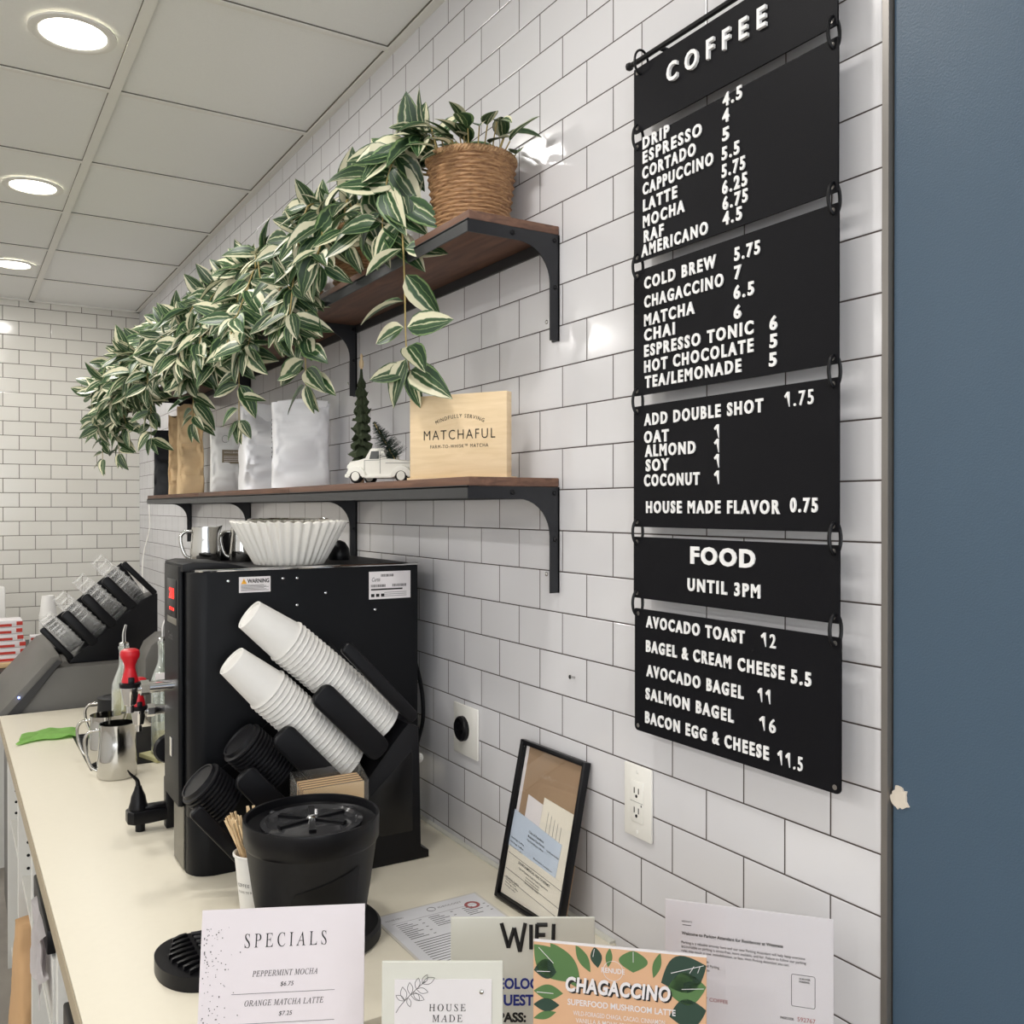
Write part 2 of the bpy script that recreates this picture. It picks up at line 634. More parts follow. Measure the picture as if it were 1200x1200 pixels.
# tiled wall (x = WX) and its blue continuation towards the customer side
Y_TRIM = 0.735
m = MB()
m.box(WX, WX + 0.1, Y_TRIM, FARY + 0.1, 0, CEIL + 0.05)
struct('wall_right', m, M_TILE, uv=lambda p: (p.y - 0.7352 + 1.55, p.z + 0.005))
m = MB()
m.box(WX + 0.006, WX + 0.1, Y0, Y_TRIM - 0.012, 0, CEIL + 0.05)
struct('wall_right_painted', m, M_BLUE)
m = MB()
m.box(WX - 0.0015, WX + 0.02, Y_TRIM - 0.009, Y_TRIM, 0, CEIL)
struct('trim_1', m, M_TRIM)
m = MB()
m.box(WX + 0.012, WX + 0.06, Y_TRIM - 0.0125, Y_TRIM - 0.0085, 0, CEIL)
struct('trim_gap_shade', m, M_CEILD)  # dark strip painted as the shadow in the gap beside the trim
# chipped plaster beside the trim
m = MB()
rr = random.Random(4)
pts = []
for i in range(26):
    a = 2 * math.pi * i / 26
    q = 0.0105 + 0.004 * rr.random() + (0.003 if i % 5 == 0 else 0)
    pts.append((0.7135 + q * 0.9 * math.cos(a), 1.311 + q * 1.0 * math.sin(a)))
m.prism(pts, 'x', WX + 0.0035, WX + 0.008)
struct('wall_right_chip', m, M_PLASTER)
# far tiled wall
m = MB()
m.box(X0, WX, FARY, FARY + 0.1, 0, CEIL + 0.05)
struct('wall_back', m, M_TILE_FAR, uv=lambda p: (p.x - 0.261 + 0.163 * 40, p.z - 0.0395))
# customer side: painted left wall, rear wall with wide windows
m = MB()
m.box(X0 - 0.1, X0, Y0, FARY, 0, CEIL)
struct('wall_left', m, mat('grey_paint', (222, 221, 218), 0.7))
m = MB()
m.box(X0, WX, Y0 - 0.1, Y0, 0, 0.5)
m.box(X0, WX, Y0 - 0.1, Y0, 2.6, CEIL)
for xx in (X0, -2.6, -0.9, WX - 0.15):
    m.box(xx, xx + 0.15, Y0 - 0.1, Y0, 0.5, 2.6)
struct('wall_front', m, mat('grey_paint', (186, 184, 178), 0.7))

# ceiling: lay-in tiles held by bars
m = MB()
m.box(X0, WX + 0.1, Y0, FARY + 0.1, CEIL + 0.006, CEIL + 0.05)
struct('ceiling', m, M_CEIL)
JY = [2.83 + 0.63 * k for k in range(-10, 5)]
JX = [0.405 - 0.61 * k for k in range(0, 8)]
m = MB()
for x in JX:
    m.box(x - 0.014, x + 0.014, Y0, FARY, CEIL - 0.001, CEIL + 0.007)
for y in JY:
    m.box(X0, WX, y - 0.010, y + 0.010, CEIL + 0.0005, CEIL + 0.007)
m.box(WX - 0.022, WX, Y0, FARY, CEIL - 0.001, CEIL + 0.007)
m.box(X0, WX, FARY - 0.022, FARY, CEIL - 0.001, CEIL + 0.007)
struct('trim_3', m, M_CEILB)
m = MB()
for y in JY:
    m.box(X0, WX - .022, y - 0.0115, y - 0.0098, CEIL + 0.003, CEIL + 0.0075)
for x in JX:
    m.box(x + 0.0138, x + 0.0155, Y0, FARY, CEIL + 0.003, CEIL + 0.0075)
    m.box(x - 0.0155, x - 0.0138, Y0, FARY, CEIL + 0.003, CEIL + 0.0075)
m.box(WX - 0.0246, WX - 0.022, Y0, FARY, CEIL + 0.003, CEIL + 0.0075)
struct('trim_4', m, M_CEILD)

# recessed downlights
proto = None
cnt = 0
LIGHT_LABEL = {2.53: 'nearest round recessed downlight, top left corner of the ceiling',
               3.81: 'middle of the three round recessed downlights in the ceiling row',
               5.08: 'farthest round recessed downlight, close to the far tiled wall'}
for x in LAMP_X:
    for y in LAMP_Y:
        vis = x == LAMP_X[0] and y in LIGHT_LABEL
        lab = LIGHT_LABEL[y] if vis else 'round recessed downlight in the ceiling out of the picture, over the customer side'
        if proto is None:
            proto = thing('ceiling_downlight', lab, 'downlight', (x, y, CEIL), 'recessed ceiling downlights')
            m = MB()
            m.lathe([(0.101, 0.0005), (0.101, -0.004), (0.088, -0.007), (0.078, -0.003), (0.076, 0.004)], 48, M=tf(ROOT), cap0=False, cap1=False)
            obj('trim_ring', m, M_CEILB, proto)
            m = MB()
            m.lathe([(0.0765, -0.0005), (0.0765, 0.003)], 48, M=tf(ROOT))
            obj('lens', m, M_LENS, proto)
        else:
            dup(proto, lab, loc=(x, y, CEIL))
        ld = bpy.data.lights.new('downlight_lamp', 'AREA')
        ld.shape = 'DISK'
        ld.size = 0.15
        ld.energy = (LAMP_W if x > 0 else LAMP_W * 1.75) * (1.35 if y > 5 else 1.0)
        ld.color = LAMP_COL
        lo = bpy.data.objects.new('downlight_lamp', ld)
        C.objects.link(lo)
        lo.location = (x, y, CEIL - 0.012)
        cnt += 1

# ------------------------------------------------------------------ counter and cabinets
CF = 0.160
t = thing('counter_top', 'long cream worktop running along the tiled wall under the shelves', 'worktop', (0.57, 2.5, CT))
m = MB()
m.prism([(CF + .006, 1.268), (WX, 1.268), (WX, 3.82), (CF - .006, 3.82)], 'z', CT - 0.03, CT, bev=0.003)
obj('slab', m, M_COUNTER, t)
m = MB()
m.prism([(CF + .0035, 1.268), (CF + .0058, 1.268), (CF - .0062, 3.82), (CF - .0085, 3.82)], 'z', CT - 0.036, CT - 0.0012)
obj('front_edge', m, mat('tan_edge_band', (168, 154, 130), .5), t)
m = MB()
m.box(WX - 0.012, WX - 0.0006, 1.27, 3.82, CT, CT + 0.004)
obj('sealant_bead', m, M_IVORY, t)

GY = [1.285, 2.0, 2.65, 3.2, 3.80]
CABLAB = ['open white cabinet under the worktop nearest the front ledge, with a dark drawer rail',
          'open white cabinet with the white cloth hanging off its dark drawer rail',
          'open white cabinet that holds the brown paper bag',
          'farthest open white cabinet, at the end of the worktop']
for i in range(4):
    y0, y1 = GY[i] + .001, GY[i + 1] - .001
    t = thing('base_cabinet', CABLAB[i], 'cabinet', (0.57, (y0 + y1) / 2, 0), 'base cabinets under the worktop')
    x0 = 0.178
    for ya, yb in ((y0, y0 + 0.018), (y1 - 0.018, y1)):
        m = MB()
        m.box(x0, WX - .002, ya, yb, 0.0, CT - 0.0305, bev=0.001)
        g = obj('side_panel', m, M_LAM, t)
        m = MB()
        for zz in range(7):
            z = 0.56 + zz * 0.04
            for xx in (0.205,):
                ys = ya - 0.0006 if ya > y0 + .1 else yb + 0.0006
                m.lathe([(0.0048, -0.0004), (0.0048, 0.0004)], 10, M=Matrix.Translation((xx, ys, z)) @ Matrix.Rotation(R_(90), 4, 'X'))
        obj('pin_hole', m, M_BLACKPL, g)
    m = MB()
    m.box(x0 + .01, WX - .01, y0 + 0.018, y1 - 0.018, 0.52, 0.538)
    obj('shelf', m, M_LAM, t)
    m = MB()
    m.box(x0 + .01, WX - .01, y0 + 0.018, y1 - 0.018, 0.06, 0.078)
    obj('bottom_panel', m, M_LAM, t)
    m = MB()
    m.box(WX - .02, WX - .004, y0 + 0.018, y1 - 0.018, 0.06, CT - .032)
    obj('back_panel', m, M_LAM, t)
    if i in (0, 1):
        m = MB()
        m.box(x0 - .002, x0 + .016, y0 + 0.06, y1 - 0.14, 0.62, 0.755, bev=.002)
        d = obj('drawer', m, M_LAM, t)
        m = MB()
        m.box(x0 - .012, x0 + .02, y0 + 0.07, y1 - 0.24, 0.762, 0.812, bev=.004)
        obj('drawer_rail', m, M_BLACKPL, d)

# crumpled cloth over the rail
m = MB()
rr = random.Random(9)
for (ya, yb, za, zb, xo) in ((2.09, 2.32, 0.705, 0.80, 0.0), (2.07, 2.30, 0.655, 0.715, 0.004)):
    N, K = 10, 8
    g = []
    for i in range(N + 1):
        row = []
        for k in range(K + 1):
            y = ya + (yb - ya) * i / N
            z = za + (zb - za) * k / K
            q = mnoise.noise(Vector((y * 22, z * 22, xo * 900)))
            row.append(m.bm.verts.new((0.158 - xo + q * 0.012 + (0.018 if k == K else 0), y + q * .008, z)))
        g.append(row)
    for i in range(N):
        for k in range(K):
            m.bm.faces.new((g[i][k], g[i + 1][k], g[i + 1][k + 1], g[i][k + 1]))
bmesh.ops.solidify(m.bm, geom=m.bm.faces[:], thickness=0.002)
tag(obj('paper_towel', m, M_PAPER, at=(0.16, 2.2, 0.7)), 'crumpled white paper towel hung over the dark drawer rail', 'paper towel')

# brown paper bag standing in the open bay
def bag_mesh(w, d, h, seed, topd=0.12, wr=0.02, n=56, rows=34, lobes=0.0, toproll=0.0):
    mb = MB()
    rings = []
    for j in range(rows + 1):
        f = j / rows
        dd = d * (1 - (1 - topd) * max(0, (f - 0.30) / 0.70) ** 1.3)
        ww = w * (1 - 0.05 * math.sin(f * math.pi))
        ring = []
        for k in range(n):
            a = 2 * math.pi * k / n
            ca, sa = math.cos(a), math.sin(a)
            e = 0.35
            x = ww / 2 * math.copysign(abs(ca) ** e, ca)
            y = dd / 2 * math.copysign(abs(sa) ** e, sa)
            if lobes:
                y *= 1 - lobes * math.exp(-(x / (w * .09)) ** 2) * (0.4 + 0.6 * f)
            q = mnoise.noise(Vector((x * 15 + seed, y * 10 + seed * 3, f * h * 15)))
            q2 = mnoise.noise(Vector((x * 70 + seed, y * 50, f * h * 60 + seed)))
            s = (q * wr + q2 * wr * .35) * min(1, f * 5)
            zz = f * h + (toproll * math.sin(x / w * 9 + seed) if j == rows else 0)
            ring.append(mb.bm.verts.new((x * (1 + s * .6), y + s * 0.55 * (1 if sa > 0 else -1) * (0.35 + dd / d), zz)))
        rings.append(ring)
    for i in range(rows):
        A, B = rings[i], rings[i + 1]
        for k in range(n):
            mb.bm.faces.new((A[k], A[(k + 1) % n], B[(k + 1) % n], B[k]))
    mb.bm.faces.new(rings[0][::-1])
    mb.bm.faces.new(rings[-1])
    return mb


def put(mb, M):
    for v in mb.bm.verts:
        v.co = M @ v.co
    return mb


def TR(loc, rz=0, rx=0, ry=0):
    return Matrix.Translation(loc) @ Matrix.Rotation(rz, 4, 'Z') @ Matrix.Rotation(rx, 4, 'X') @ Matrix.Rotation(ry, 4, 'Y')


mb = bag_mesh(0.16, 0.27, 0.43, 3, topd=0.25, wr=0.03)
put(mb, TR((0.235, 2.92, 0.0785), R_(4)))
M_BAGBROWN = mat('brown_paper', (196, 158, 116), .8, var=.08, vscale=10)
for v in mb.bm.verts:
    v.co.x -= 0.035 * max(0, (0.5 - v.co.z)) 
tag(obj('paper_bag', mb, M_BAGBROWN, at=(0.235, 2.92, 0.0785), smooth=60), 'brown paper bag standing inside the open cabinet under the worktop', 'paper bag')

# front ledge that carries the signs
m = MB()
m.box(0.10, WX - .002, 0.45, 1.262, 0.83, 0.86, bev=0.003)
m.box(0.16, WX - .002, 0.50, 1.262, 0.0, 0.83)
tag(obj('front_ledge', m, M_LEDGE, at=(.5, .9, 0)), 'front ledge, shade painted brown, in front of the cream worktop carrying the signs', 'ledge')


# ------------------------------------------------------------------ wall shelves
def arc_bracket(y0, z_top, y1, xfront):
    """L bracket outline with a curved gusset, in x-z"""
    zb = z_top - 0.2
    pts = [(WX - .0015, z_top), (xfront, z_top), (xfront, z_top - 0.0225), (WX - 0.092, z_top - 0.0225)]
    cx, cz, r = WX - 0.092, z_top - 0.0925, 0.07
    for k in range(1, 9):
        a = R_(90 - k * 90 / 9)
        pts.append((cx + r * math.cos(a), cz + r * math.sin(a)))
    pts += [(WX - 0.022, z_top - 0.0925), (WX - 0.022, zb), (WX - .0015, zb)]
    return pts


def make_shelf(top, label):
    t = thing('wall_shelf', label, 'shelf', (WX - 0.1, 3.0, top))
    xf = 0.79
    ys = [1.441, 2.462, 3.532, 4.56]
    zt = top - 0.0165
    for a, b in zip(ys, ys[1:]):
        m = MB()
        m.box(xf + 0.001, WX - 0.0015, a + 0.001, b - 0.001, zt, top, bev=0.0015)
        obj('shelf_board', m, M_SHELF, t)
        m = MB()
        m.box(xf - 0.002, xf + 0.0015, a + 0.0006, b - 0.0006, zt - 0.0225, zt + 0.001)
        m.box(xf - 0.002, xf + 0.022, a + 0.0006, b - 0.0006, zt - 0.003, zt - 0.0004)
        m.box(WX - 0.006, WX - 0.0015, a + 0.0006, b - 0.0006, zt - 0.0225, zt - 0.0004)
        obj('front_rail', m, M_GUNMETAL, t)
    for i, y in enumerate((1.441, 2.455, 3.53, 4.538)):
        m = MB()
        pts = arc_bracket(y, zt - 0.0006, y, xf if i == 0 else xf + .002)
        m.prism(pts, 'y', y, y + 0.003)
        m.box(WX - 0.0045, WX - 0.0012, y, y + 0.022, zt - 0.2, zt - .0006)
        b = obj('bracket', m, M_BLACKMETAL, t)
        for (bx, bz) in ((WX - 0.105, zt - 0.0115), (WX - 0.012, zt - 0.012), (WX - 0.011, zt - 0.1)):
            m = MB()
            m.lathe([(0.0048, 0), (0.0048, 0.0018), (0.003, 0.0032)], 12, M=Matrix.Translation((bx, y, bz)) @ Matrix.Rotation(R_(90), 4, 'X'), cap0=False)
            obj('bolt', m, M_BLACKPL, b)
        m = MB()
        m.lathe([(0.0042, 0), (0.0042, 0.0012), (0.002, 0.0026)], 12, M=Matrix.Translation((WX - 0.0225, y + .011, zt - 0.165)) @ Matrix.Rotation(R_(-90), 4, 'Y'), cap0=False)
        obj('screw', m, M_CHROME, b)
    return t


make_shelf(SH1, 'upper wood and black steel wall shelf carrying the trailing plants')
make_shelf(SH2, 'lower wood and black steel wall shelf carrying the coffee bags and wooden sign')

# ------------------------------------------------------------------ menu board
BX = 0.952
BY = 1.1725


def sy(s):
    return BY - s


def panel_thing(name, label, s0, s1, z0, z1, corners=()):
    t = thing(name, label, 'menu board', (BX, sy((s0 + s1) / 2), z0), 'hanging menu panels')
    m = MB()
    r = 0.007
    pts = []
    for (cx, cz, a0) in ((s1 - r, z1 - r, 0), (s0 + r, z1 - r, 90), (s0 + r, z0 + r, 180), (s1 - r, z0 + r, 270)):
        rq = r if (cz > (z0 + z1) / 2 and 't' in corners) or (cz < (z0 + z1) / 2 and 'b' in corners) else 0.0015
        ox = (r - rq) * (1 if cx > (s0 + s1) / 2 else -1)
        oz = (r - rq) * (1 if cz > (z0 + z1) / 2 else -1)
        for k in range(5):
            a = R_(a0 + k * 22.5)
            pts.append((sy(cx + ox + rq * math.cos(a)), cz + oz + rq * math.sin(a)))
    m.prism(pts, 'x', BX, BX + 0.003)
    obj('panel', m, M_PANEL, t)
    m = MB()
    for s in (s0 + 0.0085, s1 - 0.0085):
        for z in (z0 + 0.008, z1 - 0.008):
            m.lathe([(0.0034, 0), (0.0034, 0.0004)], 14, M=Matrix.Translation((BX, sy(s), z)) @ Matrix.Rotation(R_(-90), 4, 'Y'))
    obj('eyelet', m, M_TRIM, t)
    return t


EX, EY, EN = (0, -1, 0), (0, 0, 1), (-1, 0, 0)


def letters(t, rows, cap=0.0190, bold=0.034, thick=0.002, sp=1.36):
    for (s, s0, z, w) in rows:
        m = MB()
        add_text(m, s.replace('1', chr(0x1D7ED)), (BX - .0002, sy(s0), z - .001), EX, EY, EN, cap, width=w, bold=bold if '1' not in s else bold * .3, thick=thick, spacing=sp)
        obj('lettering', m, M_LETTER, t, smooth=0)


p = panel_thing('menu_panel', 'top black menu panel with the raised white heading COFFEE', -0.005, 0.397, 2.2725, 2.377)
letters(p, [('COFFEE', 0.0800, 2.3225, 0.202)], cap=0.0285, bold=0.022, thick=0.005, sp=1.9)
p = panel_thing('menu_panel', 'large black menu panel listing DRIP to AMERICANO, second from the top', -0.005, 0.398, 2.063, 2.2575)
letters(p, [('DRIP', 0.0195, 2.241, 0.063), ('ESPRESSO', 0.0195, 2.218, 0.135), ('CORTADO', 0.0185, 2.193, 0.123),
            ('CAPPUCCINO', 0.0195, 2.167, 0.159), ('LATTE', 0.0205, 2.141, 0.08), ('MOCHA', 0.0205, 2.115, 0.097),
            ('RAF', 0.0225, 2.091, 0.047), ('AMERICANO', 0.0165, 2.069, 0.151), ('4.5', 0.1985, 2.242, 0.037),
            ('4', 0.1975, 2.219, 0.013), ('5', 0.1975, 2.193, 0.013), ('5.5', 0.1965, 2.166, 0.034), ('5.75', 0.1965, 2.141, 0.045),
            ('6.25', 0.1975, 2.117, 0.048), ('6.75', 0.1985, 2.094, 0.048), ('4.5', 0.1985, 2.072, 0.037)])
p = panel_thing('menu_panel', 'black menu panel listing COLD BREW to TEA/LEMONADE, third from the top', -0.005, 0.399, 1.847, 2.049)
letters(p, [('COLD BREW', 0.0235, 2.016, 0.161), ('CHAGACCINO', 0.0235, 1.986, 0.176), ('MATCHA', 0.0235, 1.957, 0.116),
            ('CHAI', 0.0235, 1.933, 0.072), ('ESPRESSO TONIC', 0.0235, 1.908, 0.234), ('HOT CHOCOLATE', 0.0235, 1.883, 0.234),
            ('TEA/LEMONADE', 0.0255, 1.858, 0.209), ('5.75', 0.2215, 2.016, 0.048), ('7', 0.2215, 1.99, 0.013), ('6.5', 0.2205, 1.962, 0.038),
            ('6', 0.2205, 1.934, 0.014), ('6', 0.2875, 1.907, 0.013), ('5', 0.2875, 1.883, 0.013), ('5', 0.2865, 1.858, 0.013)])
p = panel_thing('menu_panel', 'black menu panel listing ADD DOUBLE SHOT and milks, above the FOOD panel', -0.005, 0.400, 1.635, 1.830)
letters(p, [('ADD DOUBLE SHOT', 0.0235, 1.798, 0.252), ('1.75', 0.3135, 1.801, 0.048), ('OAT', 0.0235, 1.77, 0.058), ('1', 0.1815, 1.768, 0.009),
            ('ALMOND', 0.0255, 1.748, 0.116), ('1', 0.1815, 1.747, 0.009), ('SOY', 0.0275, 1.725, 0.055), ('1', 0.1815, 1.725, 0.009),
            ('COCONUT', 0.0235, 1.701, 0.127), ('1', 0.1815, 1.701, 0.009), ('HOUSE MADE FLAVOR', 0.0285, 1.6585, 0.277), ('0.75', 0.3235, 1.661, 0.045)])
p = panel_thing('menu_panel', 'short black menu panel reading FOOD UNTIL 3PM', -0.005, 0.401, 1.520, 1.619)
letters(p, [('FOOD', 0.1315, 1.583, 0.13)], cap=0.026, bold=0.04, sp=1.2)
letters(p, [('UNTIL 3PM', 0.1255, 1.542, 0.145)])
p = panel_thing('menu_panel', 'lowest black menu panel listing toast and bagels, with rounded bottom corners', -0.002, 0.4035, 1.3055, 1.503, 'b')
letters(p, [('AVOCADO TOAST', 0.0285, 1.476, 0.213), ('12', 0.2725, 1.477, 0.026), ('BAGEL & CREAM CHEESE', 0.0285, 1.437, 0.285),
            ('5.5', 0.3255, 1.435, 0.033), ('AVOCADO BAGEL', 0.0295, 1.398, 0.21), ('11', 0.2665, 1.4, 0.022), ('SALMON BAGEL', 0.0275, 1.361, 0.193),
            ('16', 0.2695, 1.362, 0.029), ('BACON EGG & CHEESE', 0.0265, 1.323, 0.26), ('11.5', 0.3025, 1.322, 0.042)], cap=0.0185)

# rings that link the panels, and the rod they hang from
RNAMES = ['COFFEE panel', 'DRIP to AMERICANO panel', 'COLD BREW panel', 'ADD DOUBLE SHOT panel', 'FOOD panel']
gaps = [2.265, 2.056, 1.8385, 1.627, 1.5115]
ring0 = None


def ring_path(h=0.0200, w=0.0095):
    P = []
    for k in range(28):
        a = 2 * math.pi * k / 28
        P.append((0.0 + w * math.cos(a), 0, h * math.sin(a)))
    return P


for i, z in enumerate(gaps):
    for side, s in (('left', 0.0035), ('right', 0.3905 + 0.001 * i)):
        lab = f'black ring under the {side} bottom corner of the {RNAMES[i]}'
        if ring0 is None:
            m = MB()
            m.tube(ring_path(), 0.0024, 8, closed=True)
            ring0 = obj('link_ring', m, M_BLACKPL)
            ring0.location = (BX + .0015, sy(s), z)
            ring0.rotation_euler = (0, 0, R_(-8))
            tag(ring0, lab, 'ring', 'rings linking the menu panels')
        else:
            r = ring0.copy()
            C.objects.link(r)
            r.location = (BX + .0015, sy(s), z)
            r['label'] = lab
t = thing('hanging_rod', 'black rod at the top that the COFFEE panel hangs from', 'rod', (BX + .006, sy(0.2), 2.392))
m = MB()
m.tube([(BX + .006, sy(-0.022), 2.392), (BX + .006, sy(0.1), 2.392), (BX + .006, sy(0.3), 2.392), (BX + .006, sy(0.415), 2.392)], 0.0045, 10)
m.lathe([(0.001, -0.007), (0.006, -0.004), (0.007, 0), (0.006, 0.004), (0.001, 0.007)], 12, M=Matrix.Translation((BX + .006, sy(-0.024), 2.392)))
obj('rod', m, M_BLACKPL, t)
for s in (0.012, 0.385):
    m = MB()
    m.tube([(BX + .0015 + .014 * math.cos(2 * math.pi * k / 24), sy(s), 2.383 + .02 * math.sin(2 * math.pi * k / 24)) for k in range(24)], 0.002, 8, closed=True)
    obj('hook', m, M_BLACKPL, t)
for s in (0.05, 0.35):
    m = MB()
    m.tube([(BX + .006, sy(s), 2.392), (WX - .0012, sy(s), 2.392)], 0.004, 8)
    obj('standoff', m, M_BLACKPL, t)


# ------------------------------------------------------------------ trailing plants
def basket_part(t):
    """woven basket, base centre at ROOT"""
    H, r0, r1 = 0.150, 0.066, 0.086
    m = MB()
    rows, sub, n, stakes = 21, 4, 96, 24
    rings = []
    tot = rows * sub
    for j in range(tot + 1):
        f = j / tot
        row = min(rows - 1, j // sub)
        ph = (j % sub) / sub
        bul = math.sin(math.pi * ph) * 0.0034
        ring = []
        for k in range(n):
            a = 2 * math.pi * k / n
            r = r0 + (r1 - r0) * (f ** 0.8) + bul + 0.0021 * math.cos(a * stakes / 2 + math.pi * row) * math.sin(math.pi * max(.15, ph))
            ring.append(m.bm.verts.new((r * math.cos(a) + ROOT.x, r * math.sin(a) + ROOT.y, ROOT.z + 0.0005 + f * H)))
        rings.append(ring)
    for i in range(tot):
        A, B = rings[i], rings[i + 1]
        for k in range(n):
            m.bm.faces.new((A[k], A[(k + 1) % n], B[(k + 1) % n], B[k]))
    m.bm.faces.new(rings[0][::-1])
    b = obj('basket', m, M_WICKER, t, smooth=80)
    m = MB()
    for s in range(3):
        m.tube([(ROOT.x + (r1 + 0.0035 * math.cos(a * 26 + s * 2.1)) * math.cos(a), ROOT.y + (r1 + 0.0035 * math.cos(a * 26 + s * 2.1)) * math.sin(a),
                 ROOT.z + H + 0.003 + 0.0045 * math.sin(a * 26 + s * 2.1)) for a in [2 * math.pi * k / 180 for k in range(180)]], 0.0034, 6, closed=True)
    obj('woven_rim', m, M_WICKERRIM, b, smooth=80)
    m = MB()
    m.lathe([(r1 - .006, 0.128), (r1 * .6, 0.136), (0.002, 0.140)], 24, M=tf(ROOT), cap0=False)
    obj('moss', m, M_SOIL, b)
    return b


class Leaves:
    def __init__(self, rnd):
        self.v, self.f, self.uv, self.sh = [], [], [], []
        self.r = rnd

    def add(self, p, d, nrm, L, Wd, bend=0.35, fold=0.35):
        d = Vector(d).normalized()
        nrm = Vector(nrm)
        s = d.cross(nrm)
        if s.length < 1e-4:
            s = d.orthogonal()
        s.normalize()
        nrm = s.cross(d).normalized()
        r = self.r
        flip = r.random() < 0.5
        shade = 0.62 + 0.5 * r.random()
        base = len(self.v)
        NV = 7
        lat = (-1, -0.5, 0, 0.5, 1)
        off = r.random() * 0.05
        sm = 1.0 if r.random() < 0.6 else r.uniform(.66, .95)
        for j in range(NV + 1):
            f = j / NV
            w = Wd / 2 * (math.sin(math.pi * f ** 0.74)) ** 0.8 if 0 < f < 1 else 0.0006
            cz = bend * L * (f * f) * -0.6
            for x in lat:
                fx = abs(x)
                q = Vector(p) + d * (f * L) + s * (x * w) + nrm * (cz + fold * w * fx ** 1.3)
                self.v.append(q)
                uu = (x + 1) / 2
                self.uv.append(((1 - uu if flip else uu) * sm, f * 1.3 + off * 40))
                self.sh.append(shade)
        for j in range(NV):
            for k in range(4):
                a = base + j * 5 + k
                self.f.append((a, a + 1, a + 6, a + 5))

    def build(self, name, parent):
        me = bpy.data.meshes.new(name)
        me.from_pydata([tuple(v - ROOT) for v in self.v], [], self.f)
        me.materials.append(M_LEAF)
        L = me.uv_layers.new(name='UVMap')
        at = me.attributes.new('leafshade', 'FLOAT', 'POINT')
        for i, s in enumerate(self.sh):
            at.data[i].value = s
        for li, lp in enumerate(me.loops):
            L.data[li].uv = self.uv[lp.vertex_index]
        for p in me.polygons:
            p.use_smooth = True
        me.update()
        o = bpy.data.objects.new(name, me)
        C.objects.link(o)
        o.parent = parent
        return o


def smooth_path(cp, n):
    """Catmull-Rom through the control points"""
    cp = [Vector(c) for c in cp]
    P = [cp[0] * 2 - cp[1]] + cp + [cp[-1] * 2 - cp[-2]]
    out = []
    segs = len(cp) - 1
    for i in range(n + 1):
        u = i / n * segs
        k = min(segs - 1, int(u))
        t = u - k
        a, b, c, d = P[k], P[k + 1], P[k + 2], P[k + 3]
        out.append(0.5 * ((2 * b) + (c - a) * t + (2 * a - 5 * b + 4 * c - d) * t * t + (3 * b - a - 3 * c + d) * t ** 3))
    return out


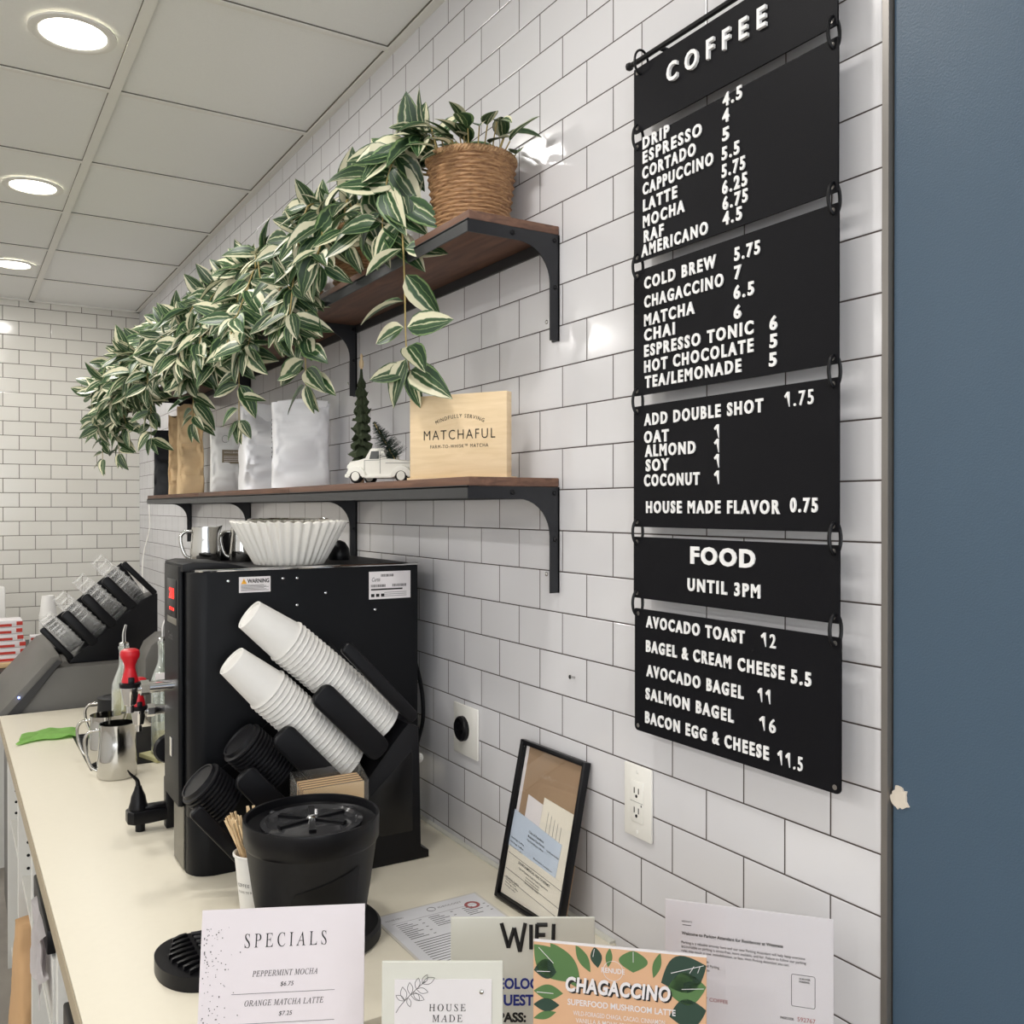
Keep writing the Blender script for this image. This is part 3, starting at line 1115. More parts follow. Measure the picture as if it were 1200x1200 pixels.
def make_plant(cy, label, seed, vines, nvine, dmin, dmax, zlo, zhi, crown, spread=0.22, scale=1.0, cx=0.889):
    rnd = random.Random(seed)
    t = thing('trailing_plant', label, 'plant', (cx, cy, SH1), 'trailing plants in wicker baskets')
    basket_part(t)
    lv = Leaves(rnd)
    st = MB()
    paths = []
    for v in vines:
        paths.append((smooth_path(v[0], v[1]), v[2] if len(v) > 2 else 1.0))
    for i in range(nvine):
        a = R_(rnd.uniform(95, 265))
        s0 = Vector((cx + 0.07 * math.cos(a), cy + 0.07 * math.sin(a), SH1 + 0.15))
        D = rnd.uniform(dmin, dmax)
        dy = rnd.uniform(-spread, spread)
        ze = rnd.uniform(zlo, zhi)
        x1 = cx - D
        cp = [s0, Vector((cx - 0.10 - D * .15, cy + dy * .45, SH1 + rnd.uniform(.15, .21))),
              Vector((cx - 0.10 - (D - .10) * .72, cy + dy * .8, SH1 + rnd.uniform(.04, .14)))]
        if ze < SH1 + 0.02:
            cp.append(Vector((x1, cy + dy, (SH1 + 0.02 + ze) / 2 + rnd.uniform(-.02, .02))))
        cp.append(Vector((x1 - rnd.uniform(-.015, .02), cy + dy * 1.05, ze)))
        Ltot = sum((cp[k + 1] - cp[k]).length for k in range(len(cp) - 1))
        paths.append((smooth_path(cp, max(7, int(Ltot / 0.029))), scale))
    for P, sc in paths:
        st.tube(P, lambda f: 0.0026 - 0.0012 * f, 5)
        n = len(P)
        side = 1
        for i in range(1, n):
            tan = (P[i] - P[i - 1]).normalized()
            out = Vector((-0.8, -0.55, 0.25))
            lat = tan.cross(out)
            if lat.length < 1e-3:
                lat = Vector((0, 1, 0))
            lat.normalize()
            for rep in range(1 if i % 3 else 2):
                side = -side
                d = lat * side * rnd.uniform(.5, 1.1) + tan * rnd.uniform(.0, .9) + out * rnd.uniform(-.3, .6) + Vector((rnd.uniform(-.3, .3), rnd.uniform(-.3, .3), rnd.uniform(-.45, .25)))
                nr = out + Vector((rnd.uniform(-.5, .5), rnd.uniform(-.6, .5), rnd.uniform(-.1, .9)))
                L = rnd.uniform(.064, .106) * sc
                lv.add(P[i] + lat * side * .004, d, nr, L, L * rnd.uniform(.44, .56), bend=rnd.uniform(.0, .7), fold=rnd.uniform(.1, .55))
        # leaves at the tip
        tan = (P[-1] - P[-2]).normalized()
        for q in range(2):
            d = tan + Vector((rnd.uniform(-.3, .3), rnd.uniform(-.4, .4), 0))
            lv.add(P[-1], d, Vector((-0.8, -0.6, 0.1)), .07 * sc, .03 * sc)
    for i in range(crown):
        a = rnd.uniform(0, 2 * math.pi)
        rr = 0.078 * math.sqrt(rnd.random())
        base = Vector((cx + rr * math.cos(a), cy + rr * math.sin(a), SH1 + 0.138))
        up = rnd.uniform(.02, .075)
        tip = base + Vector((math.cos(a) * .02, math.sin(a) * .02, up))
        if tip.x > WX - .03:
            tip.x = WX - .03
        st.tube([base, (base + tip) / 2 + Vector((0, 0, .005)), tip], 0.0014, 5)
        d = Vector((math.cos(a) - .25, math.sin(a), rnd.uniform(-.2, .75)))
        L = rnd.uniform(.055, .085)
        if tip.x + d.normalized().x * L > WX - .012:
            d.x = -abs(d.x)
        lv.add(tip, d, Vector((-.4, -.4, .8)), L, L * .46, bend=rnd.uniform(.2, .7))
    for q in range(len(lv.v)):
        if lv.v[q].x > WX - .004:
            lv.v[q].x = WX - .004
    obj('vine_stems', st, M_STEM, t, smooth=80)
    lv.build('foliage', t)
    return t, lv


# first plant: hand-laid vines (cascade left of the basket, one long strand below the shelf)
v1 = [
    ([(0.85, 1.66, 2.35), (0.80, 1.69, 2.40), (0.765, 1.68, 2.38), (0.75, 1.70, 2.33), (0.745, 1.715, 2.27), (0.75, 1.73, 2.22)], 13, 1.12),
    ([(0.84, 1.69, 2.35), (0.78, 1.74, 2.37), (0.745, 1.77, 2.33), (0.735, 1.79, 2.28), (0.74, 1.80, 2.24)], 11, 1.1),
    ([(0.85, 1.68, 2.34), (0.775, 1.69, 2.33), (0.770, 1.68, 2.24), (0.776, 1.68, 2.12), (0.776, 1.675, 2.0), (0.784, 1.675, 1.94)], 12, 1.1),
    ([(0.86, 1.65, 2.35), (0.83, 1.66, 2.40), (0.80, 1.655, 2.405)], 4, 1.12),
]
make_plant(1.61, 'trailing plant in the nearest wicker basket, at the near end of the upper shelf', 11, v1, 0, .1, .14, 2.2, 2.3, 52, .1, 1.1)
v2 = [
    ([(0.84, 2.14, 2.35), (0.77, 2.16, 2.38), (0.742, 2.17, 2.30), (0.745, 2.18, 2.18), (0.742, 2.18, 2.05), (0.745, 2.185, 1.965)], 20, 1.0),
    ([(0.84, 2.10, 2.35), (0.79, 2.02, 2.38), (0.765, 1.98, 2.32), (0.765, 1.95, 2.25)], 10, 1.05),
    ([(0.84, 2.2, 2.35), (0.77, 2.3, 2.39), (0.735, 2.33, 2.31), (0.73, 2.35, 2.2), (0.73, 2.36, 2.12)], 13, 1.0),
]
make_plant(2.17, 'trailing plant in the second wicker basket from the near end of the shelf', 12, v2, 6, .14, .19, 2.10, 2.26, 24, .2)
v3 = [([(0.84, 2.72, 2.35), (0.75, 2.73, 2.38), (0.72, 2.72, 2.28), (0.72, 2.70, 2.12), (0.72, 2.70, 1.92)], 24, 1.0)]
make_plant(2.72, 'trailing plant in the third wicker basket from the near end of the shelf', 13, v3, 13, .16, .24, 2.08, 2.26, 24, .27, 1.05)
v4 = [([(0.84, 3.25, 2.35), (0.74, 3.23, 2.38), (0.70, 3.22, 2.26), (0.70, 3.2, 2.08), (0.70, 3.2, 1.95)], 22, 1.0)]
make_plant(3.27, 'trailing plant in the third wicker basket from the far end of the shelf', 14, v4, 15, .18, .28, 2.08, 2.27, 22, .28, 1.08)
v5 = [([(0.84, 3.85, 2.35), (0.73, 3.85, 2.37), (0.68, 3.84, 2.25), (0.68, 3.84, 2.08), (0.68, 3.84, 1.94)], 22, 1.0)]
make_plant(3.82, 'trailing plant in the second wicker basket from the far end of the shelf', 15, v5, 17, .20, .31, 2.06, 2.27, 22, .3, 1.1)
v6 = [([(0.82, 4.3, 2.35), (0.70, 4.4, 2.37), (0.60, 4.42, 2.25), (0.58, 4.42, 2.05), (0.58, 4.42, 1.88)], 24, 1.0),
      ([(0.82, 4.3, 2.35), (0.68, 4.3, 2.36), (0.63, 4.3, 2.2), (0.63, 4.3, 2.02), (0.63, 4.3, 1.9)], 22, 1.0)]
make_plant(4.36, 'trailing plant in the farthest wicker basket, hanging over the shelf end', 16, v6, 19, .22, .35, 1.99, 2.24, 22, .27, 1.1)

# ------------------------------------------------------------------ lower shelf goods
ZS = SH2 + 0.0004


def face_rot(x, y, extra=0.0):
    return -math.atan2(x, y) + extra


# wooden matcha sign
aS = math.atan2(1.515 - 1.712, 0.92 - 0.808)
W, H, T = 0.226, 0.168, 0.020
cxs, cys = (0.92 + 0.808) / 2, (1.515 + 1.712) / 2
t = thing('wooden_sign', 'pale wooden block sign reading MATCHAFUL at the near end of the lower shelf', 'sign', (0, 0, 0))
m = MB()
m.box(-W / 2, W / 2, -T / 2, T / 2, 0.004, H, bev=.0015)
obj('block', m, M_SIGNWOOD, t)
m = MB()
m.box(-W / 2 - .004, W / 2 + .004, -T / 2 - .004, T / 2 + .012, 0, 0.004)
obj('base_strip', m, M_SIGNWOOD, t)
m = MB()
add_text(m, 'MATCHAFUL', (0.005, -T / 2 - .0001, 0.079), (1, 0, 0), (0, 0, 1), (0, -1, 0), 0.0185, width=0.166, align='C', bold=-0.006, spacing=1.25)
R0 = 0.14


def arch(X, Y):
    a = X / R0
    return ((R0 + Y) * math.sin(a), (R0 + Y) * math.cos(a) - R0)


add_text(m, 'MINDFULLY SERVING', (0.007, -T / 2 - .0001, 0.121), (1, 0, 0), (0, 0, 1), (0, -1, 0), 0.0072, width=0.113, align='C', spacing=1.3, warp=arch)
add_text(m, 'FARM-TO-WHISK\u2122 MATCHA', (0.005, -T / 2 - .0001, 0.062), (1, 0, 0), (0, 0, 1), (0, -1, 0), 0.0066, width=0.135, align='C', spacing=1.2)
obj('lettering', m, M_INK, t, smooth=0)
place(t, (cxs, cys, ZS), aS)

# toy pickup truck
aT = R_(-52)
t = thing('toy_truck', 'cream toy pickup truck on the lower shelf beside the wooden sign', 'toy truck', (0, 0, 0))
# local: x towards the rear, front at x = -0.1; faces -y
m = MB()
body = [(-0.086, 0.020), (-0.088, 0.044), (-0.080, 0.052), (-0.040, 0.054), (-0.036, 0.056), (-0.030, 0.077), (-0.026, 0.081), (0.006, 0.081), (0.011, 0.077),
        (0.012, 0.053), (0.088, 0.051), (0.088, 0.020), (0.075, 0.018), (-0.070, 0.018)]
m.prism(body, 'y', -0.032, 0.032, bev=0.004)
for xx in (-0.062, 0.056):
    for s in (-1, 1):
        pts = [(xx + 0.026 * math.cos(R_(a)), 0.014 + 0.026 * math.sin(R_(a))) for a in range(0, 181, 15)]
        pts += [(xx + 0.017 * math.cos(R_(a)), 0.013 + 0.017 * math.sin(R_(a))) for a in range(180, -1, -15)]
        m.prism(pts, 'y', s * 0.028, s * 0.040, bev=.002)
for s in (-1, 1):
    m.box(-0.040, 0.034, s * .034 - .004, s * .034 + .004, 0.012, 0.018, bev=.001)
m.box(-0.094, -0.087, -0.034, 0.034, 0.014, 0.022, bev=.002)
m.box(0.086, 0.092, -0.034, 0.034, 0.014, 0.022, bev=.002)
obj('body', m, M_TRUCK, t)
m = MB()
for s in (-1, 1):
    m.prism([(-0.029, 0.056), (-0.024, 0.074), (-0.004, 0.074), (-0.004, 0.056)], 'y', s * .0322, s * .0326)
m.prism([(0.0, 0), (0, 0)] if False else [(-0.02, 0.057), (0.02, 0.057), (0.018, 0.074), (-0.018, 0.074)], 'x', 0.0118, 0.0128)
obj('window', m, mat('dark_window', (90, 92, 92), 0.2), t)
m = MB()
for s in (-1, 1):
    y = s * 0.0323
    for (a, b) in (((-0.042, 0.022), (-0.042, 0.053)), ((-0.001, 0.022), (-0.001, 0.074)), ((0.013, 0.046), (0.086, 0.045)), ((-0.042, 0.053), (-0.001, 0.0535))):
        m.tube([(a[0], y, a[1]), (b[0], y, b[1])], 0.0005, 5)
obj('panel_lines', m, M_GREYINK, t)
for xx in (-0.062, 0.056):
    for s in (-1, 1):
        m = MB()
        m.lathe([(0.006, -0.005), (0.013, -0.006), (0.0165, -0.003), (0.0165, 0.003), (0.013, 0.006), (0.006, 0.005)], 20,
                M=Matrix.Translation((xx, s * .033, 0.0165)) @ Matrix.Rotation(R_(90), 4, 'X'))
        w = obj('wheel', m, M_BLACKPL, t)
        m = MB()
        m.lathe([(0.0105, -0.0069), (0.0105, 0.0069)], 16, M=Matrix.Translation((xx, s * .033, 0.0165)) @ Matrix.Rotation(R_(90), 4, 'X'))
        obj('hubcap', m, M_TRUCK, w)
for s in (-1, 1):
    m = MB()
    m.lathe([(0.001, -.006), (0.006, -.004), (0.0065, 0.003), (0.001, 0.005)], 12, M=Matrix.Translation((-0.086, s * .024, 0.038)) @ Matrix.Rotation(R_(-90), 4, 'Y'))
    obj('headlight', m, M_TRUCK, t)
place(t, (0.872, 1.985, ZS), aT)

# bottle-brush tree leaning in the truck bed
t = thing('bottle_brush_tree', 'small green bottle brush tree leaning in the bed of the toy truck', 'toy tree', (0, 0, 0))
rnd = random.Random(5)
m = MB()
m.tube([(0, 0, 0), (0, 0, 0.105)], 0.0014, 6)
obj('wire_stem', m, M_STEM, t)
m = MB()
for i in range(560):
    f = rnd.random() ** 1.0
    z = 0.008 + 0.10 * f
    a = rnd.uniform(0, 2 * math.pi)
    L = 0.036 * (1 - f) ** .8 + .003
    e = Vector((math.cos(a) * L, math.sin(a) * L, z + L * .12))
    s = Vector((0, 0, z))
    w = Vector((-math.sin(a), math.cos(a), 0)) * 0.0007
    m.bm.faces.new([m.bm.verts.new(s - w), m.bm.verts.new(s + w), m.bm.verts.new(e + w * .5), m.bm.verts.new(e - w * .5)])
    m.bm.faces.new([m.bm.verts.new(s + Vector((0, 0, .0007))), m.bm.verts.new(s - Vector((0, 0, .0007))), m.bm.verts.new(e)])
obj('needles', m, M_NEEDLE, t, smooth=0, keep=True)
place(t, (0.878, 1.95, ZS + 0.0515), R_(-52), 0, R_(-32))

# tall dark green carved tree
t = thing('carved_tree', 'tall slim dark green tiered tree figurine on the shelf behind the toy truck', 'tree figurine', (0.910, 2.235, ZS))
rnd = random.Random(8)
m = MB()
prof = []
for k in range(11):
    f = k / 11
    z0 = 0.028 + 0.25 * f
    rw = 0.026 * (1 - f) ** 0.6 + 0.005
    prof += [(rw * .45, z0 + .004), (rw, z0), (rw * .9, z0 + 0.008)]
    prof += [(rw * .42, z0 + 0.0235)]
prof.append((0.002, 0.310))


def jag(a, z, r, i):
    q = mnoise.noise(Vector((math.cos(a) * 2.2, math.sin(a) * 2.2, z * 90)))
    return r * (1 + 0.6 * q), z + 0.018 * q * (1 if i % 4 == 1 else .4)


m.lathe(prof, 26, M=tf(ROOT), fn=jag)
obj('tiers', m, M_TREE, t, smooth=20)
m = MB()
m.lathe([(0.016, 0), (0.016, 0.005), (0.007, 0.007), (0.007, 0.034)], 16, M=tf(ROOT))
obj('trunk', m, M_KRAFTDARK, t)
m = MB()
m.lathe([(0.002, 0.300), (0.006, 0.310), (0.006, 0.320), (0.003, 0.328), (0.004, 0.336), (0.001, 0.342)], 10, M=tf(ROOT))
obj('gold_tip', m, M_WOODSTICK, t)

# coffee bags
def bag(name, label, mat_, x, y, w, d, h, seed, rz=0, **kw):
    t = thing(name, label, 'bag', (0, 0, 0), None)
    mb = bag_mesh(w, d, h, seed, **kw)
    obj('pouch', mb, mat_, t, smooth=50)
    place(t, (x, y, ZS), face_rot(x, y, rz))
    return t


b1 = bag('coffee_bag', 'large white foil coffee bag with folded top, nearest of the bags', M_WHITEBAG, 0.872, 2.60, 0.165, 0.115, 0.245, 1, R_(-2), topd=0.55, wr=0.035)
m = MB()
m.prism([(-.062, .228), (.074, .232), (.078, .252), (.0, .257), (-.066, .249)], 'y', -.032, .034, bev=.004)
obj('folded_top', m, M_WHITEBAG, b1)
m = MB()
rnd = random.Random(2)
for q in range(9):
    z = .09 + .013 * q
    m.tube([(-0.0805 + rnd.uniform(-.001, .001), -.03 + rnd.uniform(-.01, .01), z + rnd.uniform(-.004, .004)) for _ in range(4)], 0.0006, 4)
obj('handwriting', m, M_INK, b1)
b2 = bag('coffee_bag', 'large white foil coffee bag with a dark crease, second of the bags', M_WHITEBAG, 0.868, 2.93, 0.165, 0.125, 0.265, 7, R_(10), topd=0.2, wr=0.06)
m = MB()
m.prism([(-.07, .215), (.075, .222), (.077, .268), (-.068, .280)], 'y', -.020, .022, bev=.004)
obj('folded_top', m, M_WHITEBAG, b2)
b3 = bag('coffee_bag', 'small white coffee bag with a brown printed label, between white and kraft bags', M_WHITEBAG2, 0.87, 3.46, 0.105, 0.08, 0.24, 5, R_(4), topd=0.25, wr=0.03)
m = MB()
m.box(-.012, .05, -.0425, -.0405, .105, .155)
l3 = obj('brown_label', m, mat('brown_label', (128, 116, 96), 0.6), b3)
m = MB()
add_text(m, 'WHOLE BEAN', (.019, -.0428, .143), (1, 0, 0), (0, 0, 1), (0, -1, 0), .006, width=.05, align='C')
for k in range(4):
    m.box(-.006, .044, -.0431, -.0427, .113 + k * .006, .1145 + k * .006)
obj('label_print', m, M_PAPER, l3, smooth=0)
m = MB()
m.tube([(.0 + .012 * math.cos(a), -.036 - .000, .195 + .013 * math.sin(a)) for a in [2 * math.pi * k / 18 for k in range(18)]], .0007, 5, closed=True)
obj('bulb_logo', m, M_GREYINK, b3)
b4 = bag('kraft_bag', 'tall crinkled kraft paper coffee bag, right of the kraft pair', M_KRAFT, 0.857, 3.97, 0.105, 0.09, 0.37, 9, R_(6), topd=0.3, wr=0.06, toproll=.008)
b5 = bag('kraft_bag', 'crinkled kraft paper coffee bag beside the charcoal bag', M_KRAFT, 0.862, 4.19, 0.095, 0.085, 0.34, 19, R_(-3), topd=0.3, wr=0.06, toproll=.008)
b6 = bag('coffee_bag', 'charcoal black coffee bag with a white wedge mark, farthest along the shelf', M_BLACKBAG, 0.865, 4.465, 0.125, 0.08, 0.30, 6, R_(-3), topd=0.3, wr=0.03)
m = MB()
m.prism([(.02, .06), (.045, .06), (.036, .20), (.028, .20)], 'y', -.0425, -.0395)
obj('white_mark', m, M_PAPER, b6)

# ------------------------------------------------------------------ hot water machine
t = thing('hot_water_machine', 'tall black hot water and coffee machine standing on the worktop', 'beverage machine', (0.65, 2.13, CT))
m = MB()


def rrect(x0, x1, y0, y1, r, n=6, rs=None):
    rs = rs or (r, r, r, r)
    P = []
    for (cx, cy, a0, q) in ((x1, y1, 0, rs[0]), (x0, y1, 90, rs[1]), (x0, y0, 180, rs[2]), (x1, y0, 270, rs[3])):
        sx = -1 if cx == x1 else 1
        sY = -1 if cy == y1 else 1
        for k in range(n + 1):
            a = R_(a0 + 90 * k / n)
            P.append((cx + sx * q + q * math.cos(a), cy + sY * q + q * math.sin(a)))
    return P


m.prism([p for p in rrect(0.417, 0.925, 1.93, 2.34, .03, rs=(.004, .004, .035, .004)) if not (p[0] < .5 and p[1] > 2.3)][:7] + [(.468, 2.34), (.468, 2.19), (.417, 2.19)] + [p for p in rrect(0.417, 0.925, 1.93, 2.34, .03, rs=(.004, .004, .035, .004)) if p[1] < 2.3], 'z', 1.03, 1.534, bev=.002)
obj('cabinet', m, M_MACH, t)
m = MB()
m.prism(rrect(0.417, 0.905, 1.93, 2.08, .03, rs=(.004, .004, .045, .004)), 'z', CT + .0005, 1.0295, bev=.002)
obj('lower_body', m, M_MACH, t)
m = MB()
m.prism(rrect(0.4135, 0.4165, 1.985, 2.079, .001), 'z', CT + .004, 1.045)
obj('front_plate', m, M_MACHLOW, t)
m = MB()
m.prism(rrect(0.4045, 0.4168, 1.985, 2.135, .006), 'z', 1.045, 1.545, bev=.004)
fp = obj('front_panel', m, M_MACH, t)
m = MB()
m.box(0.4030, 0.4048, 2.005, 2.095, 1.435, 1.515, bev=.001)
ds = obj('display', m, M_BLACKPL, fp)
m = MB()
add_text(m, '201', (0.4029, 2.068, 1.474), EX, EY, EN, 0.022, width=0.046, bold=.01)
ob = obj('digits', m, M_REDLED, fp, smooth=0)
m = MB()
for k in range(3):
    m.box(0.4024, 0.4030, 2.066 - k * .018, 2.060 - k * .018, 1.449, 1.455)
obj('indicator_dots', m, M_REDLED, fp, smooth=0)
m = MB()
m.box(0.4034, 0.4052, 2.005, 2.095, 1.42, 1.434, bev=.001)
obj('badge_strip', m, M_MACHLOW, fp)
m = MB()
add_text(m, 'Curtis', (0.4044, 2.09, 1.385), EX, EY, EN, 0.016, width=0.05, shear=.3)
obj('maker_script', m, M_CHROME, fp, smooth=0)
m = MB()
m.prism(rrect(0.4020, 0.4048, 2.045, 2.066, .001), 'z', 1.137, 1.177)
obj('front_badge', m, M_CHROME, fp)
m = MB()
m.prism([(0.4085, 1.534), (0.4085, 1.549), (0.43, 1.5535), (0.50, 1.549), (0.56, 1.5355), (0.56, 1.534)], 'y', 1.965, 2.145, bev=.003)
obj('hood', m, M_BLACKMATT, t)
m = MB()
m.prism(rrect(0.474, 0.924, 1.932, 2.338, .004), 'z', 1.5342, 1.5375)
m.prism(rrect(0.424, 0.478, 1.932, 2.185, .004, rs=(.003, .003, .03, .003)), 'z', 1.5342, 1.5373)
obj('top_plate', m, M_BLACKMATT, t)
m = MB()
pth = [(0.43, 1.945, 1.5365), (0.445, 1.931, 1.5365), (0.6, 1.9295, 1.537), (0.924, 1.9295, 1.537)]
m.tube(smooth_path(pth, 24), 0.003, 8)
obj('chrome_edge', m, M_CHROME, t)
# far front post
m = MB()
m.box(0.434, 0.456, 2.27, 2.30, CT + .0005, 1.0295, bev=.003)
obj('front_post', m, M_BLACKPL, t)
# drip arm with black nozzle
m = MB()
pts = [(0.436, 2.268), (0.436, 2.302), (0.395, 2.312), (0.362, 2.318), (0.350, 2.304), (0.350, 2.276), (0.362, 2.262), (0.395, 2.266)]
m.prism(pts, 'z', CT + 0.022, CT + 0.052, bev=.004)
m.lathe([(0.011, 0.0005), (0.011, 0.022)], 16, M=Matrix.Translation((0.380, 2.29, CT)))
m.box(0.388, 0.436, 2.272, 2.3, CT + .052, CT + .060, bev=.003)
arm = obj('drip_arm', m, M_BLACKPL, t)
m = MB()
m.lathe([(0.021, 0.05), (0.022, 0.056), (0.018, 0.07), (0.016, 0.082), (0.010, 0.096), (0.007, 0.106)], 18, M=Matrix.Translation((0.376, 2.29, CT)))
m.tube(smooth_path([(0.376, 2.29, CT + .104), (0.373, 2.29, CT + .12), (0.360, 2.288, CT + .135), (0.352, 2.287, CT + .147)], 10), lambda f: 0.006 - .0045 * f, 8)
obj('nozzle', m, M_BLACKPL, arm)
m = MB()
m.lathe([(0.004, -.012), (0.03, -.010), (0.034, 0), (0.03, .010), (.004, .012)], 20, M=Matrix.Translation((0.428, 2.21, 1.115)) @ Matrix.Rotation(R_(90), 4, 'X'))
obj('side_knob', m, M_BLACKPL, t)


def tap(cy, xo, zc, k, name):
    """lever tap on the machine front, mouth pointing down at x = xo"""
    m = MB()
    m.tube([(0.4165 if cy < 2.19 else .468, cy, zc), (0.37, cy, zc), (xo + .010, cy, zc)], 0.0118 * k, 14)
    m.lathe([(0.016 * k, -.008), (0.016 * k, .008)], 6, M=Matrix.Translation((xo + .028 * k, cy, zc)) @ Matrix.Rotation(R_(90), 4, 'Y'))
    m.lathe([(0.0075 * k, -.048 * k), (0.008 * k, -.034 * k), (0.012 * k, -.031 * k), (0.0165 * k, -.008 * k), (0.0185 * k, .002 * k), (0.0185 * k, .004 * k)], 20, M=Matrix.Translation((xo, cy, zc)))
    p = obj('tap', m, M_CHROME, t)
    m = MB()
    m.lathe([(0.0205 * k, .0042 * k), (0.0215 * k, .012 * k), (0.017 * k, .0148 * k)], 20, M=Matrix.Translation((xo, cy, zc)))
    m.box(xo - .006 * k, xo + .006 * k, cy - .019 * k, cy - .012 * k, zc + .010 * k, zc + .026 * k, bev=.0015)
    obj('collar', m, M_BLACKPL, p)
    m = MB()
    prof = [(.0165, .0145), (.0155, .022), (.0108, .040), (.0105, .048), (.014, .058), (.0185, .066), (.0195, .073), (.018, .079), (.012, .0825)]
    m.lathe([(r * k, z * k) for r, z in prof], 20, M=Matrix.Translation((xo, cy, zc)))
    obj('lever_handle', m, M_RED, p)


tap(2.02, 0.316, 1.294, 1.0, 'tap')
tap(2.20, 0.362, 1.209, 0.92, 'tap')
# stickers on the side
YF = 1.9294
m = MB()
m.box(0.514, 0.580, YF - .0006, YF, 1.489, 1.5215)
st = obj('warning_sticker', m, M_PAPER, t)
m = MB()
m.prism([(.518, 1.507), (.530, 1.507), (.524, 1.518)], 'y', YF - .001, YF - .0006)
obj('warning_triangle', m, M_YELLOW, st, smooth=0)
m = MB()
add_text(m, '!', (.5234, YF - .001, 1.509), (1, 0, 0), EY, (0, -1, 0), .006, bold=.01)
for k in range(6):
    m.box(.518, .576 - (k % 3) * .005, YF - .0009, YF - .0006, 1.4925 + k * .0023, 1.4934 + k * .0023)
obj('warning_print', m, M_GREYINK, st, smooth=0)
m = MB()
add_text(m, 'WARNING', (.531, YF - .0006, 1.5085), (1, 0, 0), EY, (0, -1, 0), .0088, width=.046, bold=.03)
obj('warning_word', m, M_INK, st, smooth=0)
m = MB()
m.box(0.803, 0.905, YF - .0006, YF, 1.460, 1.522)
st = obj('rating_sticker', m, M_PAPER, t)
m = MB()
add_text(m, 'Curtis', (.810, YF - .0006, 1.5), (1, 0, 0), EY, (0, -1, 0), .009, width=.02, shear=.35)
rnd = random.Random(3)
for zz, xs_ in ((1.510, (.832, .862)), (1.487, (.808, .842)), (1.487, (.86, .895))):
    x = xs_[0]
    while x < xs_[1]:
        w = rnd.choice((.0008, .0016))
        m.box(x, x + w, YF - .0009, YF - .0006, zz, zz + .006)
        x += w + .0012
m.box(.808, .885, YF - .0009, YF - .0006, 1.480, 1.4835)
for k in range(3):
    m.box(.808 + k * .012, .816 + k * .012, YF - .0009, YF - .0006, 1.465, 1.472)
    m.box(.84, .895, YF - .0009, YF - .0006, 1.466 + k * .004, 1.4668 + k * .004)
obj('rating_print', m, M_INK, st, smooth=0)
m = MB()
for (x, z) in ((.492, 1.5145), (.607, 1.5155), (.638, 1.515), (.702, 1.48), (.638, 1.457), (.818, 1.437)):
    m.lathe([(.0028, 0), (.0028, .0008), (.001, .0014)], 10, M=Matrix.Translation((x, 1.93, z)) @ Matrix.Rotation(R_(90), 4, 'X'), cap0=False)
obj('side_screws', m, M_CHROME, t)
# power cord
m = MB()
m.tube(smooth_path([(0.924, 2.05, 1.34), (0.945, 2.02, 1.33), (0.955, 1.98, 1.25), (0.957, 1.97, 1.17), (0.945, 1.98, 1.10), (0.935, 2.0, 1.0), (0.94, 2.03, CT + .008)], 40), 0.005, 8)
tag(obj('power_cord', m, M_BLACKPL, at=(.94, 2.0, 1.1)), 'black power cord hanging between the black machine and the tiled wall', 'cord')
m = MB()
m.lathe([(0.004, -.01), (0.011, -.006), (0.012, .004), (.004, .01)], 14, M=Matrix.Translation((0.937, 1.955, 1.08)) @ Matrix.Rotation(R_(90), 4, 'X'))
m.tube([(0.925, 1.96, 1.08), (0.937, 1.965, 1.08)], .005, 8)
tag(obj('plug_light', m, M_OUTLET, at=(.937, 1.955, 1.08)), 'small white plug light sticking out behind the black machine', 'plug')

# pitchers
def pitcher(name, label, loc, r, h, rz, mt, lid=False, group=None, hm=None):
    t = thing(name, label, 'pitcher', (0, 0, 0), group)
    m = MB()

    def spout(a, z, rr, i):
        k = max(0, math.cos(a)) ** 18 * max(0, (z / h - .72) / .28)
        return rr * (1 + 0.30 * k), z + k * h * .05
    prof = [(r * .93, 0), (r, h * .03), (r * 1.0, h * .35), (r * .93, h * .66), (r * .88, h * .85), (r * .90, h)]
    inner = [(r * .87, h), (r * .86, h * .85), (r * .9, h * .6), (r * .95, h * .1), (0.002, h * .06)]
    m.lathe(prof + inner, 40, fn=spout)
    obj('jug_body', m, mt, t, smooth=50)
    m = MB()
    hp = [(-r * .9, 0, h * .88), (-r * 1.35, 0, h * .86), (-r * 1.62, 0, h * .72), (-r * 1.55, 0, h * .45), (-r * 1.3, 0, h * .2), (-r * .97, 0, h * .12)]
    m.tube(smooth_path(hp, 20), 0.0035 + r * .02, 8)
    obj('handle', m, hm or M_STEEL, t, smooth=60)
    if lid:
        m = MB()
        m.lathe([(r * .91, h), (r * .93, h * 1.03), (r * .6, h * 1.06), (r * .58, h * 1.045), (.002, h * 1.05)], 32, cap0=False)
        obj('lid', m, M_BLACKMATT, t)
    place(t, loc, rz)
    return t


